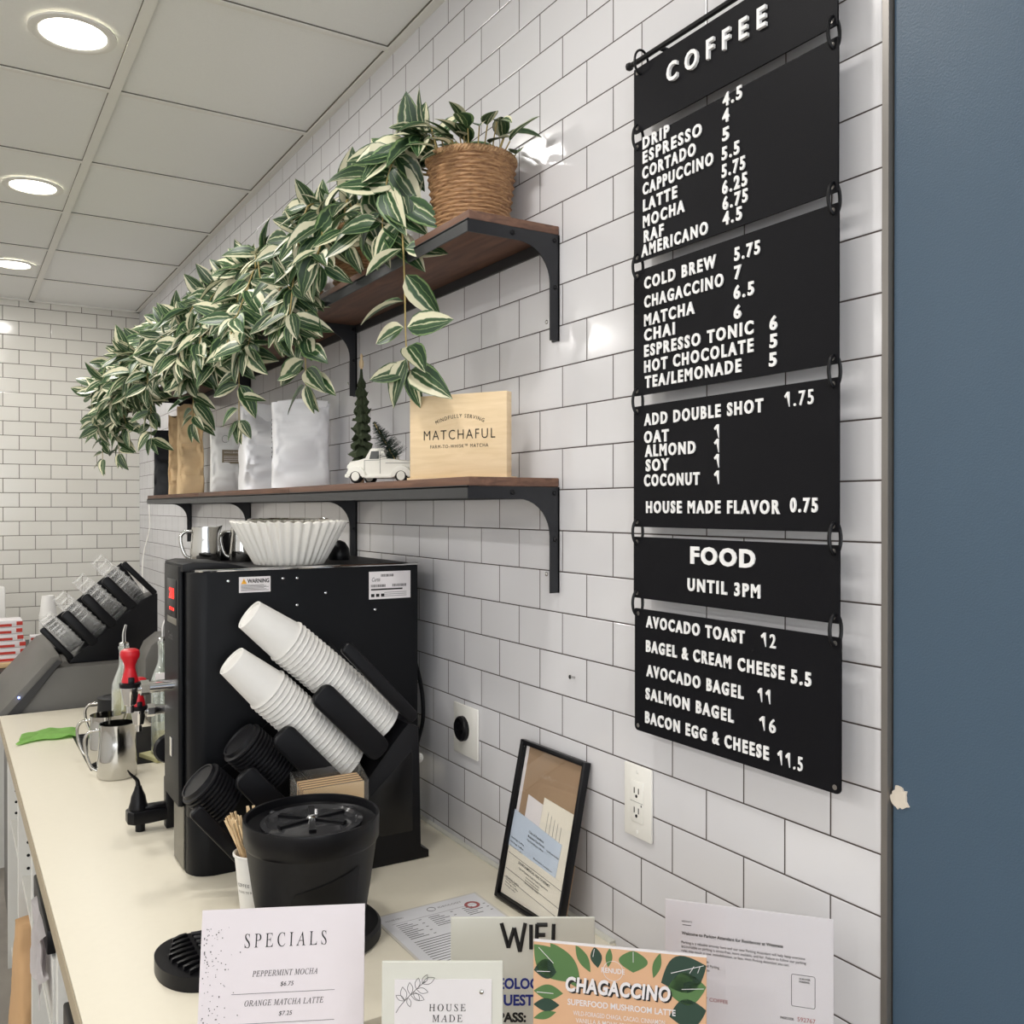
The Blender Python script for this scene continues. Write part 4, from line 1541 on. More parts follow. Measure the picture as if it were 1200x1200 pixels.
pitcher('milk_pitcher', 'polished steel milk pitcher in front of another on the worktop', (0.402, 2.79, CT + .0005), 0.052, 0.150, R_(-18), M_STEEL)
pitcher('milk_pitcher', 'polished steel milk pitcher half hidden behind the front steel pitcher', (0.398, 2.955, CT + .0035), 0.052, 0.140, R_(-25), M_STEEL)
pitcher('milk_pitcher', 'black milk pitcher with closed lid, behind both steel pitchers on the worktop', (0.455, 3.22, CT + .0035), 0.055, 0.135, R_(-25), M_BLACKMATT, lid=True)
ZM = 1.5378
pitcher('milk_pitcher', 'shiny steel milk pitcher at the left on top of the black machine', (0.512, 2.215, ZM), 0.034, 0.083, R_(-20), M_STEEL)
pitcher('milk_pitcher', 'small black milk pitcher between two steel ones on the black machine', (0.566, 2.295, ZM), 0.026, 0.066, R_(-160), M_BLACKPL)
pitcher('milk_pitcher', 'steel milk pitcher just behind the paper filters on the black machine', (0.602, 2.225, ZM), 0.032, 0.080, R_(-25), M_STEEL)
m = MB()
m.lathe([(.026, 0), (.028, .010), (.025, .028), (.015, .043), (.004, .048)], 24, M=Matrix.Translation((0.82, 2.16, ZM)))
tag(obj('tamper_dome', m, M_BLACKPL, at=(.82, 2.16, ZM)), 'black domed cap on the machine, right behind the paper filters', 'tamper')

# stack of fluted coffee filters
m = MB()
r0, r1, H = .077, .127, .096


def flute(a, z, r, i):
    f = max(0, min(1, z / H))
    am = (.0012 + .0045 * f)
    q = math.sin(a * 36)
    return r + am * q, z + .0022 * f * math.sin(a * 36 + .8) + .0008 * f * math.sin(a * 5)


prof = [(r0, 0)]
for k in range(1, 13):
    f = k / 12
    prof.append((r0 + (r1 - r0) * f ** .95, H * f))
inn = [(r - .006, z + (.001 if z > .08 else .003)) for r, z in prof[::-1]]
inn[-1] = (r0 - .006, .02)
m.lathe(prof + inn + [(.002, .02)], 288, fn=flute, M=Matrix.Translation((0.665, 2.066, ZM)))
tag(obj('paper_filters', m, M_FILTER, at=(0.665, 2.066, ZM), smooth=60), 'stack of white fluted paper coffee filters on top of the black machine', 'coffee filters')
m = MB()
m.lathe([(.055, .021), (.088, .085), (.092, .102), (.086, .104), (.075, .09), (.002, .09)], 32, M=Matrix.Translation((0.665, 2.07, ZM)))
tag(obj('steel_funnel', m, M_STEEL, at=(.665, 2.07, ZM)), 'dark steel funnel sitting inside the white paper filters', 'funnel')

# ------------------------------------------------------------------ cup organisers
def cup_mesh(r0, r1, L, clear=False):
    """paper cup: base at z = 0 (closed), mouth at z = L with rolled rim"""
    m = MB()
    prof = [(r0 - .003, .005), (r0 - .0025, .0), (r0, .0), (r1, L - .002), (r1 + .0026, L - .0036), (r1 + .0034, L - .0012), (r1 + .0022, L + .0006), (r1 + .0003, L)]
    inner = [] if clear else [(r0 - .0003, .0075), (.002, .0070)]
    m.lathe([(.002, .005)] + prof + inner, 40, cap0=True, cap1=not clear)
    return m


def axis_matrix(p, d):
    d = Vector(d).normalized()
    z = d
    x = Vector((0, 1, 0)).cross(z).normalized()
    y = z.cross(x)
    M = Matrix((x, y, z)).transposed().to_4x4()
    M.translation = Vector(p)
    return M


def organiser(name, label, y0, y1, pts_body, rails, base, cup_rails=None):
    xm = sum(p[0] for p in pts_body) / len(pts_body)
    t = thing(name, label, 'cup organizer', (xm, (y0 + y1) / 2, base))
    m = MB()
    m.prism(pts_body, 'y', y0, y1, bev=.003)
    obj('body', m, M_BLACKPL, t)
    # back sheet behind the cups
    m = MB()
    hi = [(rl[0][0] + .012, rl[0][1] - .006) for rl in rails][::-1] if rails[0][0][0] < rails[-1][0][0] else [(rl[0][0] + .012, rl[0][1] - .006) for rl in rails]
    m.prism(hi + [(min(p[0] for p in pts_body) + .01, base + .05), (max(p[0] for p in pts_body) - .04, base + .05), (max(p[0] for p in pts_body) - .03, max(p[1] for p in pts_body) - .01)], 'y', y1 - .005, y1 - .001, bev=.001)
    obj('back_sheet', m, M_BLACKPL, t)
    for rl in rails:
        m = MB()
        (ax, az), (bx, bz), wd = rl
        d = Vector((bx - ax, 0, bz - az)).normalized()
        nn = Vector((d.z, 0, -d.x))
        if nn.z < 0:
            nn = -nn
        # rounded bar along the slot, lip at its upper end
        P = []
        for q, s in ((0, -1), (0, 1), (1, 1), (1, -1)):
            base_p = Vector((ax, 0, az)) if q == 0 else Vector((bx, 0, bz))
            P.append(base_p + nn * s * wd / 2)
        rc_ = wd * .34
        out = []
        ctr = [(P[1], d, -nn), (P[2], -d, -nn), (P[3], -d, nn), (P[0], d, nn)]
        for cp, e1, e2 in ctr:
            # rounded corner between the two edges that leave it
            for q in range(5):
                f = q / 4 * math.pi / 2
                first, second = (e2, e1) if cp in (P[1], P[3]) else (e1, e2)
                out.append(cp + first * rc_ * (1 - math.sin(f)) + second * rc_ * (1 - math.cos(f)))
        m.prism([(v.x, v.z) for v in out], 'y', y0 - .007, y0 + .009, bev=.004, seg=3)
        obj('slot_rail', m, M_BLACKPL, t)
    return t


# near organiser: outline of the solid part, then rails between the slots
OY0, OY1 = 1.792, 1.915
body_pts = [(0.885, CT + .0005), (0.885, CT + .016), (0.862, CT + .026), (0.862, 1.195), (0.835, 1.205), (0.79, 1.155), (0.735, 1.090), (0.69, 1.05), (0.625, 1.0), (0.60, CT + .0005)]
org = organiser('cup_organizer', 'black slanted cup and lid organizer leaning on the black machine, holding white cups', OY0, OY1, body_pts,
                [((0.692, 1.383), (0.850, 1.213), .028), ((0.636, 1.296), (0.776, 1.150), .052), ((0.556, 1.222), (0.69, 1.075), .052), ((0.482, 1.152), (0.60, 1.015), .05), ((0.393, 1.097), (0.50, .965), .028)], CT)
m = MB()
m.prism([(0.70, 1.02), (0.845, 1.15), (0.845, 0.975), (0.775, .975), (0.72, .985)], 'y', OY0 - .002, OY0 + .001, bev=.001)
obj('side_recess', m, mat('black_gloss', (12, 12, 14), 0.25), org)

cup = None


def cup_stack(p0, p1, p2, n, yc, label_end, label_rest, group, proto, sag=True, k0=1.0):
    """base of the first cup at p0, its rim near p1, last rim at p2 (x,z)"""
    a = Vector((p0[0], yc, p0[1]))
    b = Vector((p1[0], yc, p1[1]))
    c = Vector((p2[0], yc, p2[1]))
    L = (b - a).length
    for i in range(n):
        f = i / (n - 1)
        rim = b.lerp(c, f)
        rim.z += 0.003 * math.sin(math.pi * f) * (1 if sag else 0)
        d = ((b - a).normalized()).lerp((c - b).normalized(), f).normalized()
        M = axis_matrix(rim - d * L * k0, d)
        o = proto.copy()
        C.objects.link(o)
        o.matrix_world = M
        tag(o, label_end if i == 0 else label_rest, 'cup', group)


CUPM = obj('paper_cup', cup_mesh(0.0322, 0.0438, 0.098), M_PAPERCUP, smooth=40)
yc = OY0 + .057
cup_stack((0.513, 1.452), (0.590, 1.392), (0.800, 1.198), 26, yc, 'outermost white paper cup of the upper slanted stack, base showing', 'white paper cup nested in the upper slanted stack of the near organizer', 'white cups in the upper slot', CUPM)
cup_stack((0.478, 1.362), (0.549, 1.298), (0.716, 1.125), 22, yc, 'outermost white paper cup of the lower slanted stack, base showing', 'white paper cup nested in the lower slanted stack of the near organizer', 'white cups in the lower slot', CUPM)
bpy.data.objects.remove(CUPM)

LIDM = MB()
LIDM.lathe([(.002, .0085), (.034, .0085), (.0355, .0115), (.0385, .0115), (.0395, .004), (.0415, .003), (.0455, .0022), (.0458, 0), (.0452, -.0016), (.042, -.0018), (.038, .001), (.002, .001)], 40)
LIDO = obj('lid_disc', LIDM, M_LID, smooth=40)
for (p, d, n, lab0, lab, g) in (((0.499, 1.196), (.70, -.71), 13, 'outermost black cup lid of the upper lid stack, flat face showing', 'black cup lid nested in the upper lid slot of the organizer', 'black lids in the upper lid slot'),
                                ((0.419, 1.127), (.70, -.71), 9, 'outermost black cup lid of the lowest lid stack, flat face showing', 'black cup lid nested in the lowest lid slot of the organizer', 'black lids in the lowest lid slot')):
    dd = Vector((d[0], 0, d[1])).normalized()
    for i in range(n):
        o = LIDO.copy()
        C.objects.link(o)
        o.matrix_world = axis_matrix(Vector((p[0], yc, p[1])) + dd * .0085 * i, -dd)
        tag(o, lab0 if i == 0 else lab, 'lid', g)
bpy.data.objects.remove(LIDO)

# far organiser with clear cups, standing on the grey unit
UZ = 1.063
FY0, FY1 = 3.93, 4.06
fb = [(0.72, UZ + .0005), (0.72, 1.318), (0.695, 1.315), (0.655, 1.295), (0.585, 1.235), (0.507, 1.165), (0.43, 1.10), (0.405, UZ + .02), (0.395, UZ + .0005)]
organiser('cup_organizer', 'black slanted organizer on the grey unit by the far wall, holding clear cups', FY0, FY1, fb,
          [((0.300, 1.205), (0.404, 1.082), .024), ((0.378, 1.262), (0.488, 1.132), .036), ((0.448, 1.324), (0.558, 1.198), .036), ((0.52, 1.387), (0.632, 1.265), .036), ((0.590, 1.447), (0.712, 1.318), .022)], UZ)
CUPM = obj('clear_cup', cup_mesh(0.026, 0.034, 0.085, True), M_CLEARCUP, smooth=40)
for nm, p0, p2 in (('lowest', (0.315, 1.245), (0.425, 1.113)), ('second lowest', (0.362, 1.325), (0.505, 1.172)), ('second highest', (0.43, 1.39), (0.583, 1.238)), ('highest', (0.497, 1.462), (0.655, 1.300))):
    d = Vector((p2[0] - p0[0], 0, p2[1] - p0[1]))
    LL = d.length
    d.normalize()
    p1 = (p0[0] + d.x * .085, p0[1] + d.z * .085)
    n = 6
    cup_stack(p0, p1, p2, n, FY0 + .045, f'outermost clear plastic cup of the {nm} stack in the far organizer', f'clear plastic cup nested in the {nm} stack of the far organizer', f'clear cups in the {nm} slot', CUPM, sag=False)
bpy.data.objects.remove(CUPM)

# grey unit with sloped door
t = thing('ice_unit', 'dark grey unit with sloped door beyond the end of the worktop', 'appliance', (0.6, 4.2, 0))
m = MB()
m.prism([(0.345, UZ - .001), (WX - .004, UZ - .001), (WX - .004, 0.0), (0.20, 0.0), (0.20, .88)], 'y', 3.852, 4.53, bev=.003)
obj('cabinet', m, M_GREYUNIT, t)
m = MB()
m.prism([(0.335, 1.062), (0.350, 1.068), (0.365, 1.085), (0.352, 1.112), (0.325, 1.105), (0.155, 0.915), (0.150, 0.86), (0.188, 0.868)], 'y', 3.845, 4.535, bev=.006)
dr = obj('sloped_door', m, M_GREYUNIT, t)
m = MB()
m.prism([(0.338, 1.060), (0.362, 1.085), (0.346, 1.094), (0.180, 0.906), (0.178, 0.868), (0.196, 0.868)], 'y', 3.8415, 3.8448)
obj('door_edge', m, M_GREYDARK, dr)
m = MB()
m.lathe([(.003, -.003), (.004, 0), (.003, .003)], 10, M=Matrix.Translation((0.218, 3.84, 0.966)))
obj('status_light', m, M_BLUELED, dr)
m = MB()
m.box(.345, .47, 4.2, 4.5, UZ, UZ + .03, bev=.004)
tag(obj('black_tray', m, M_BLACKPL, at=(.4, 4.3, UZ)), 'low black tray on the grey unit behind the clear cup organizer', 'tray')

# ------------------------------------------------------------------ syrup bottles
def bottle(label, loc, fill, spoutrz, tagon=False):
    t = thing('syrup_bottle', label, 'bottle', (0, 0, 0), 'glass syrup bottles')
    m = MB()
    m.lathe([(.030, .0), (.034, .004), (.0345, .20), (.033, .222), (.024, .248), (.0155, .270), (.0135, .285), (.0135, .325), (.0155, .327), (.0155, .335), (.011, .335), (.011, .28), (.021, .245), (.0315, .215), (.0318, .008), (.002, .008)], 32)
    obj('glass', m, M_GLASS, t, smooth=50)
    m = MB()
    prof = [(.002, .0085), (.0312, .0085), (.0312, min(fill, .215))]
    if fill > .22:
        prof += [(.024, .238), (.0195, fill)]
    m.lathe(prof + [(.002, prof[-1][1])], 28)
    obj('syrup', m, M_SYRUP, t)
    m = MB()
    m.lathe([(.0105, .312), (.0105, .336), (.014, .338), (.014, .345), (.006, .349)], 16)
    m.tube(smooth_path([(0, 0, .345), (.0, 0, .37), (.002, 0, .385), (.006, 0, .40)], 10), lambda f: .0055 - .002 * f, 8)
    obj('pour_spout', m, M_CHROME, t)
    m = MB()
    m.box(-.022, .022, -.0365, -.0335, .226, .246)
    if tagon:
        obj('paper_tag', m, M_PAPER, t)
    place(t, loc, spoutrz)


bottle('glass bottle of pale syrup with pour spout, left of the red tap handles', (0.452, 3.0, CT + .0005), .20, R_(-20))
bottle('glass bottle with pour spout and paper tag, right behind the red taps', (0.552, 2.93, CT + .0165), .06, R_(-10), True)
m = MB()
m.prism([(-.05, -.05), (.05, -.05), (.05, .05), (-.05, .05)], 'z', 0, .015, bev=.003, M=TR((0.552, 2.93, CT + .0005), R_(20)))
tag(obj('wooden_coaster', m, mat('pale_green_wood', (190, 186, 140), .6), at=(.552, 2.93, CT)), 'pale square board under the right glass bottle', 'board')
m = MB()
m.prism([(0.58, 0.96), (0.58, 1.14), (0.60, 1.185), (0.64, 1.215), (0.72, 1.215), (0.72, 0.96)], 'y', 3.4, 3.55, bev=.01)
m.box(.6, .7, 3.42, 3.53, CT + .0005, .965)
tag(obj('grey_canister', m, M_GREYUNIT, at=(.65, 3.5, CT)), 'dark grey round topped grinder body standing behind the glass bottles', 'grinder')

# bar mat under the pitchers
t = thing('bar_mat', 'black rubber bar mat under the milk pitchers on the worktop', 'bar mat', (0.42, 3.1, CT))
m = MB()
m.box(0.345, 0.60, 2.885, 3.36, CT + .0004, CT + .003, bev=.001)
obj('mat_base', m, M_BLACKPL, t)
m = MB()
for k in range(24):
    y = 2.90 + k * .019
    m.box(0.352, 0.385, y, y + .008, CT + .003, CT + .0055)
obj('ribs', m, M_BLACKMATT, t)

# green cloth
m = MB()
N, K = 30, 22
g = []
for i in range(N + 1):
    row = []
    for k in range(K + 1):
        u, v = i / N, k / K
        x = 0.182 + 0.172 * u + 0.02 * v
        y = 3.30 + 0.15 * v + 0.05 * u + .02 * math.sin(u * 5)
        q = mnoise.noise(Vector((u * 4, v * 4, 2.0)))
        fold = .010 * math.exp(-((v - .15) / .12) ** 2) * (1 if .3 < u < .9 else .3)
        row.append(m.bm.verts.new((x + q * .012, y + q * .014, CT + .004 + max(0, q) * .013 + fold + .002 * math.sin(u * 17) * v)))
    g.append(row)
for i in range(N):
    for k in range(K):
        m.bm.faces.new((g[i][k], g[i + 1][k], g[i + 1][k + 1], g[i][k + 1]))
bmesh.ops.solidify(m.bm, geom=m.bm.faces[:], thickness=0.003)
tag(obj('cleaning_cloth', m, M_GREENCLOTH, at=(.29, 3.37, CT), smooth=60), 'bright green folded cleaning cloth lying on the far end of the worktop', 'cloth')

# ------------------------------------------------------------------ round black appliance and its neighbours
AC = Vector((0.542, 1.56, CT))
t = thing('coffee_grinder', 'round tapered black appliance with clear star vaned top and ribbed drip tray', 'appliance', tuple(AC))
m = MB()
m.lathe([(.114, .0005), (.120, .004), (.120, .022), (.115, .027), (.002, .027)], 56, M=tf(AC))
m.lathe([(.086, .026), (.094, .05), (.1005, .09), (.1125, .174), (.1145, .178)], 56, M=tf(AC), cap0=True, cap1=True)
obj('body', m, M_BLACKMATT, t)
m = MB()
m.lathe([(.1135, .1745), (.1165, .18), (.1175, .216), (.1165, .219), (.112, .2185), (.1115, .205), (.104, .200), (.002, .198)], 64, M=tf(AC), cap0=False)
obj('top_ring', m, M_BLACKPL, t)
m = MB()
m.lathe([(.086, .198), (.088, .208), (.080, .2105), (.076, .205), (.066, .2045), (.06, .208), (.002, .208)], 56, M=tf(AC), cap0=False)
hp = obj('hopper_lid', m, mat('smoked_plastic', (52, 52, 54), 0.12, var=.1), t)
m = MB()
for k in range(6):
    a = R_(k * 60 + 12)
    ca, sa = math.cos(a), math.sin(a)
    m.prism([(AC.x + .006 * ca - .0035 * -sa, AC.y + .006 * sa - .0035 * ca), (AC.x + .064 * ca - .006 * -sa, AC.y + .064 * sa - .006 * ca),
             (AC.x + .064 * ca + .006 * -sa, AC.y + .064 * sa + .006 * ca), (AC.x + .006 * ca + .0035 * -sa, AC.y + .006 * sa + .0035 * ca)], 'z', CT + .2075, CT + .213)
obj('star_vane', m, M_BLACKPL, hp)
m = MB()
m.lathe([(.010, .208), (.010, .2145), (.006, .217), (.002, .217)], 18, M=tf(AC))
obj('hub_cap', m, M_CHROME, hp)
m = MB()
for k in range(4):
    a = R_(k * 90 + 25)
    m.lathe([(.006, .200), (.006, .204), (.002, .206)], 12, M=Matrix.Translation((AC.x + .1 * math.cos(a), AC.y + .1 * math.sin(a), CT)))
obj('ring_screws', m, M_GUNMETAL, t)
# recessed front plate, follows the cone
m = MB()
g = []
for i in range(15):
    row = []
    a = R_(-128 + i * 4.6)
    zt = .118 + .034 * i / 14
    if i == 0:
        zt = .108
    for k in range(7):
        z = .036 + (zt - .036) * k / 6
        pr = [(.086, .026), (.094, .05), (.1005, .09), (.1125, .174)]
        for (ra, za), (rb, zb) in zip(pr, pr[1:]):
            if za <= z <= zb:
                r = ra + (rb - ra) * (z - za) / (zb - za)
        row.append(m.bm.verts.new((AC.x + (r + .0016) * math.cos(a), AC.y + (r + .0016) * math.sin(a), CT + z)))
    g.append(row)
for i in range(14):
    for k in range(6):
        m.bm.faces.new((g[i][k], g[i + 1][k], g[i + 1][k + 1], g[i][k + 1]))
obj('front_plate', m, M_BLACKPL, t)
# drip tray to the left
m = MB()
tray = [(v.x, v.y) for v in smooth_path([(0.470, 1.475, 0), (0.36, 1.472, 0), (0.322, 1.480, 0), (0.296, 1.507, 0), (0.283, 1.548, 0), (0.287, 1.598, 0), (0.314, 1.632, 0), (0.36, 1.64, 0), (0.47, 1.64, 0)], 40)]
m.prism(tray, 'z', CT + .0005, CT + .024, bev=.004)
dt = obj('drip_tray', m, M_BLACKPL, t)
m = MB()
for k in range(8):
    yy = 1.495 + k * .0175
    for (xa, xb, q) in ((0.300 + .02 * abs(k - 3.6) / 3.6, 0.345, .012), (0.352, 0.40, -.012)):
        m.prism([(v.x, v.y) for v in [Vector((xa, yy - q * .4, 0)), Vector(((xa + xb) / 2, yy + q * .35, 0)), Vector((xb, yy + q * .5, 0)), Vector((xb, yy + q * .5 + .009, 0)), Vector(((xa + xb) / 2, yy + q * .35 + .009, 0)), Vector((xa, yy - q * .4 + .009, 0))]], 'z', CT + .0235, CT + .030, bev=.0018)
obj('tray_ribs', m, M_BLACKPL, dt)

# paper cup of wooden stirrers
SC = Vector((0.494, 1.737, CT + .0005))
t = thing('stirrer_cup', 'white paper cup with faint print, holding the wooden stirrers', 'cup', tuple(SC))
m = MB()
m.lathe([(.028, .002), (.0275, 0), (.029, 0), (.0395, .104), (.042, .103), (.0425, .106), (.040, .108), (.0375, .106), (.0275, .006), (.002, .006)], 36, M=tf(SC))
obj('cup_wall', m, M_PAPERCUP, t)
m = MB()


def wrap(X, Y):
    return X, Y


for k, (s, cap) in enumerate((('COFFEE', .006), ('ROASTERS', .004))):
    for ci, ch in enumerate(s):
        a = R_(-172 + ci * 8)
        z = .05 - k * .012
        r = .0285 + (.0395 - .0285) * z / .104 + .0004
        ex = Vector((-math.sin(a), math.cos(a), 0))
        en = Vector((math.cos(a), math.sin(a), 0))
        add_text(m, ch, SC + en * r + Vector((0, 0, z)), ex, (0, 0, 1), en, cap)
obj('cup_print', m, M_GREYINK, t, smooth=0)
m = MB()
m.box(-.0028, .0028, -.0007, .0007, 0, .178, bev=.0006)
stk = obj('stir_stick', m, M_WOODSTICK, smooth=0)
rnd = random.Random(6)
for i in range(30):
    # fanned towards the left of the cup, a few upright at the back
    if i < 18:
        da = R_(rnd.uniform(135, 225))
        tp = Vector((math.cos(da), math.sin(da), 0)) * rnd.uniform(.020, .033)
        f = rnd.uniform(-.75, .1)
    else:
        da = R_(rnd.uniform(0, 100))
        tp = Vector((math.cos(da), math.sin(da), 0)) * rnd.uniform(.022, .033)
        f = rnd.uniform(-.65, .2)
    bx, by = tp.x * f, tp.y * f
    q = Vector((bx, by))
    if q.length > .022:
        bx, by = q.normalized() * .022
    o = stk.copy()
    C.objects.link(o)
    dirv = Vector((tp.x - bx, tp.y - by, .105)).normalized()
    Mq = Vector((0, 0, 1)).rotation_difference(dirv).to_matrix().to_4x4() @ Matrix.Rotation(rnd.uniform(0, 3.14), 4, 'Z')
    Mq.translation = SC + Vector((bx, by, .0075))
    o.matrix_world = Mq
    tag(o, 'flat wooden stir stick standing in the white paper cup', 'stirrer', 'wooden stirrers in the paper cup')
bpy.data.objects.remove(stk)

# acrylic card holder with brown cards
HX0, HX1, HY = 0.568, 0.712, 1.712
t = thing('card_holder', 'clear acrylic card holder standing behind the round black appliance', 'card holder', ((HX0 + HX1) / 2, HY, CT))
m = MB()
m.box(HX0, HX1, HY + .047, HY + .05, CT + .0005, CT + .238)
m.box(HX0, HX1, HY, HY + .003, CT + .0005, CT + .215)
for x in (HX0, HX1 - .003):
    m.prism([(HY, CT + .0005), (HY + .05, CT + .0005), (HY + .05, CT + .238), (HY, CT + .215)], 'x', x, x + .003)
m.box(HX0, HX1, HY, HY + .05, CT + .0005, CT + .0035)
obj('acrylic_box', m, M_ACRYL, t, smooth=0)
m = MB()
m.box(HX0 + .004, HX1 - .004, HY + .004, HY + .046, CT + .0036, CT + .14)
obj('riser', m, M_ACRYL, t, smooth=0)
for i in range(14):
    m = MB()
    y = HY + .0045 + i * .003
    m.box(HX0 + .012, HX1 - .008, y, y + .0022, CT + .141, CT + .212 + i * .0006)
    tag(obj('loyalty_card', m, M_KRAFTDARK if i % 3 else M_KRAFT, at=(.63, y, CT + .14), smooth=0), 'brown kraft card standing in the clear acrylic holder', 'card', 'kraft cards in the acrylic holder')

# ------------------------------------------------------------------ wall plates
t = thing('wall_outlet', 'white double power outlet below the menu board', 'power outlet', (WX, 1.2035, 1.174))
m = MB()
m.box(WX - .006, WX - .0005, 1.168, 1.239, 1.113, 1.235, bev=.003)
obj('cover_plate', m, M_OUTLET, t)
m = MB()
m.box(WX - .0075, WX - .006, 1.187, 1.220, 1.140, 1.208, bev=.0006)
rc = obj('receptacle', m, M_OUTLET, t)
m = MB()
for zc in (1.19, 1.157):
    m.box(WX - .0079, WX - .0074, 1.2085, 1.2105, zc - .002, zc + .0075)
    m.box(WX - .0079, WX - .0074, 1.1975, 1.1995, zc - .002, zc + .0075)
    m.lathe([(.0028, 0), (.0028, .0005)], 10, M=Matrix.Translation((WX - .0075, 1.204, zc - .0065)) @ Matrix.Rotation(R_(-90), 4, 'Y'))
m.box(WX - .0079, WX - .0074, 1.1905, 1.1925, 1.168, 1.1715)
obj('slots', m, M_BLACKPL, rc, smooth=0)
for zc in (1.224, 1.123):
    m = MB()
    m.lathe([(.003, 0), (.003, .001)], 10, M=Matrix.Translation((WX - .006, 1.2035, zc)) @ Matrix.Rotation(R_(-90), 4, 'Y'))
    obj('plate_screw', m, M_PAPERCUP, t, smooth=0)
m = MB()
m.box(WX - .0078, WX - .0074, 1.187, 1.220, 1.1735, 1.1742)
obj('receptacle_seam', m, M_TRIM, rc, smooth=0)
t = thing('wall_outlet', 'white wall plate with one round black socket, beside the machine', 'power outlet', (WX, 1.805, 1.17))
m = MB()
m.box(WX - .006, WX - .0005, 1.75, 1.862, 1.112, 1.225, bev=.003)
obj('cover_plate', m, M_OUTLET, t)
m = MB()
m.lathe([(.028, 0), (.028, .008), (.025, .011), (.022, .009), (.002, .009)], 32, M=Matrix.Translation((WX - .006, 1.815, 1.172)) @ Matrix.Rotation(R_(-90), 4, 'Y'), cap0=False)
so = obj('socket', m, M_BLACKPL, t)
m = MB()
for a in (90, 210, 330):
    m.box(WX - .0165, WX - .0148, 1.815 + .011 * math.cos(R_(a)) - .0015, 1.815 + .011 * math.cos(R_(a)) + .0015, 1.172 + .011 * math.sin(R_(a)) - .004, 1.172 + .011 * math.sin(R_(a)) + .004)
obj('socket_slots', m, mat('black_gloss', (12, 12, 14), .25), so, smooth=0)
m = MB()
m.tube([(WX - .0005, 1.392, 1.352), (WX - .010, 1.392, 1.354)], .0022, 8)
m.lathe([(.004, -.001), (.004, .001)], 10, M=Matrix.Translation((WX - .0105, 1.392, 1.354)) @ Matrix.Rotation(R_(90), 4, 'Y'))
tag(obj('nail', m, M_STEEL, at=(WX, 1.392, 1.352)), 'small bare nail in the tiled wall left of the menu board', 'nail')
# corner cord
m = MB()
m.tube(smooth_path([(0.98, 5.6, 1.70), (0.965, 5.5, 1.55), (0.9, 5.3, 1.42), (.86, 5.1, 1.30), (.86, 5.0, 1.18)], 24), .003, 6)
tag(obj('white_cord', m, M_OUTLET, at=(.95, 5.4, 1.4)), 'thin white cord hanging down in the far corner of the tiled walls', 'cord')

# ------------------------------------------------------------------ leaning document frame
FW, FH, FD = 0.207, 0.302, 0.014
t = thing('document_frame', 'black picture frame with permits leaning on the tiled wall', 'picture frame', (0, 0, 0))
m = MB()
b = 0.0085
m.box(-FW / 2, -FW / 2 + b, -FD / 2, FD / 2, 0, FH, bev=.001)
m.box(FW / 2 - b, FW / 2, -FD / 2, FD / 2, 0, FH, bev=.001)
m.box(-FW / 2 + b, FW / 2 - b, -FD / 2, FD / 2, 0, b, bev=.001)
m.box(-FW / 2 + b, FW / 2 - b, -FD / 2, FD / 2, FH - b, FH, bev=.001)
obj('frame_border', m, M_BLACKPL, t)
m = MB()
m.box(-FW / 2 + b, FW / 2 - b, -.0025, -.0015, b, FH - b)
obj('glass_pane', m, M_PANE, t, smooth=0)
m = MB()
m.box(-FW / 2 + b + .012, FW / 2 - b - .002, .0035, .006, b, FH - b - .002)
obj('backing_card', m, M_KRAFTDARK, t, smooth=0)
m = MB()
m.box(-FW / 2 + b + .002, -FW / 2 + b + .0125, .0036, .0058, b, FH - b - .002)
obj('white_mount', m, M_PAPER, t, smooth=0)


def sheet(pts, y, mt, name='paper_sheet', dy=.0005):
    m = MB()
    m.prism(pts, 'y', y - dy, y)
    return obj(name, m, mt, t, smooth=0)


sheet([(-.060, .100), (-.060, .205), (-.010, .198), (-.010, .100)], .0028, M_PAPER)
sheet([(-.012, .06), (-.008, .212), (.088, .205), (.088, .06)], .0022, M_CREAMPAPER)
bl = sheet([(-.096, .098), (-.094, .168), (.066, .146), (.062, .072)], .0016, M_BLUEPAPER)
en = sheet([(-.093, .010), (-.093, .100), (.094, .084), (.094, .010)], .0010, M_CREAMPAPER)
m = MB()
EXf, EYf, ENf = (1, -.09, 0), (0, 0, 1), (0, -1, 0)


def ftext(m, s, x, z, y, cap, width=None, al='C', bold=.01):
    add_text(m, s, (x, y, z), Vector((1, 0, -.10)).normalized(), (0, 0, 1), (0, -1, 0), cap, width=width, align=al, bold=bold, thick=.0002)


ftext(m, 'ENVIRONMENTAL HEALTH PERMIT', .0, .071, .0004, .0046, .105)
ftext(m, 'City of Pasadena Public Health Department', .0, .063, .0004, .003, .098)
for k in range(3):
    ftext(m, 'Environmental Health', .0, .057 - k * .005, .0004, .0024, .045)
for k in range(4):
    ftext(m, 'Ideology Coffee', -.084, .042 - k * .005, .0004, .0026, .045 - (k % 2) * .008, 'L')
for z in (.080, .050, .034):
    m.prism([(-.09, z + .008), (.092, z - .009), (.092, z - .0096), (-.09, z + .0074)], 'y', .0001, .0004)
obj('permit_print', m, M_INK, en, smooth=0)
m = MB()
ftext(m, 'City of Pasadena', -.012, .136, .0010, .0045, .05)
ftext(m, 'Business Tax Permit', -.010, .128, .0010, .0042, .055)
ftext(m, 'Tax Certificate Office', -.012, .121, .0010, .003, .055)
ftext(m, 'Certificate Number', .045, .121, .0010, .003, .04)
for k in range(4):
    ftext(m, 'Ideology Coffee', -.09, .115 - k * .008, .0010, .003, .045, 'L')
ftext(m, 'Business Location', .02, .095, .0010, .003, .06)
obj('tax_print', m, M_INK, bl, smooth=0)
m = MB()
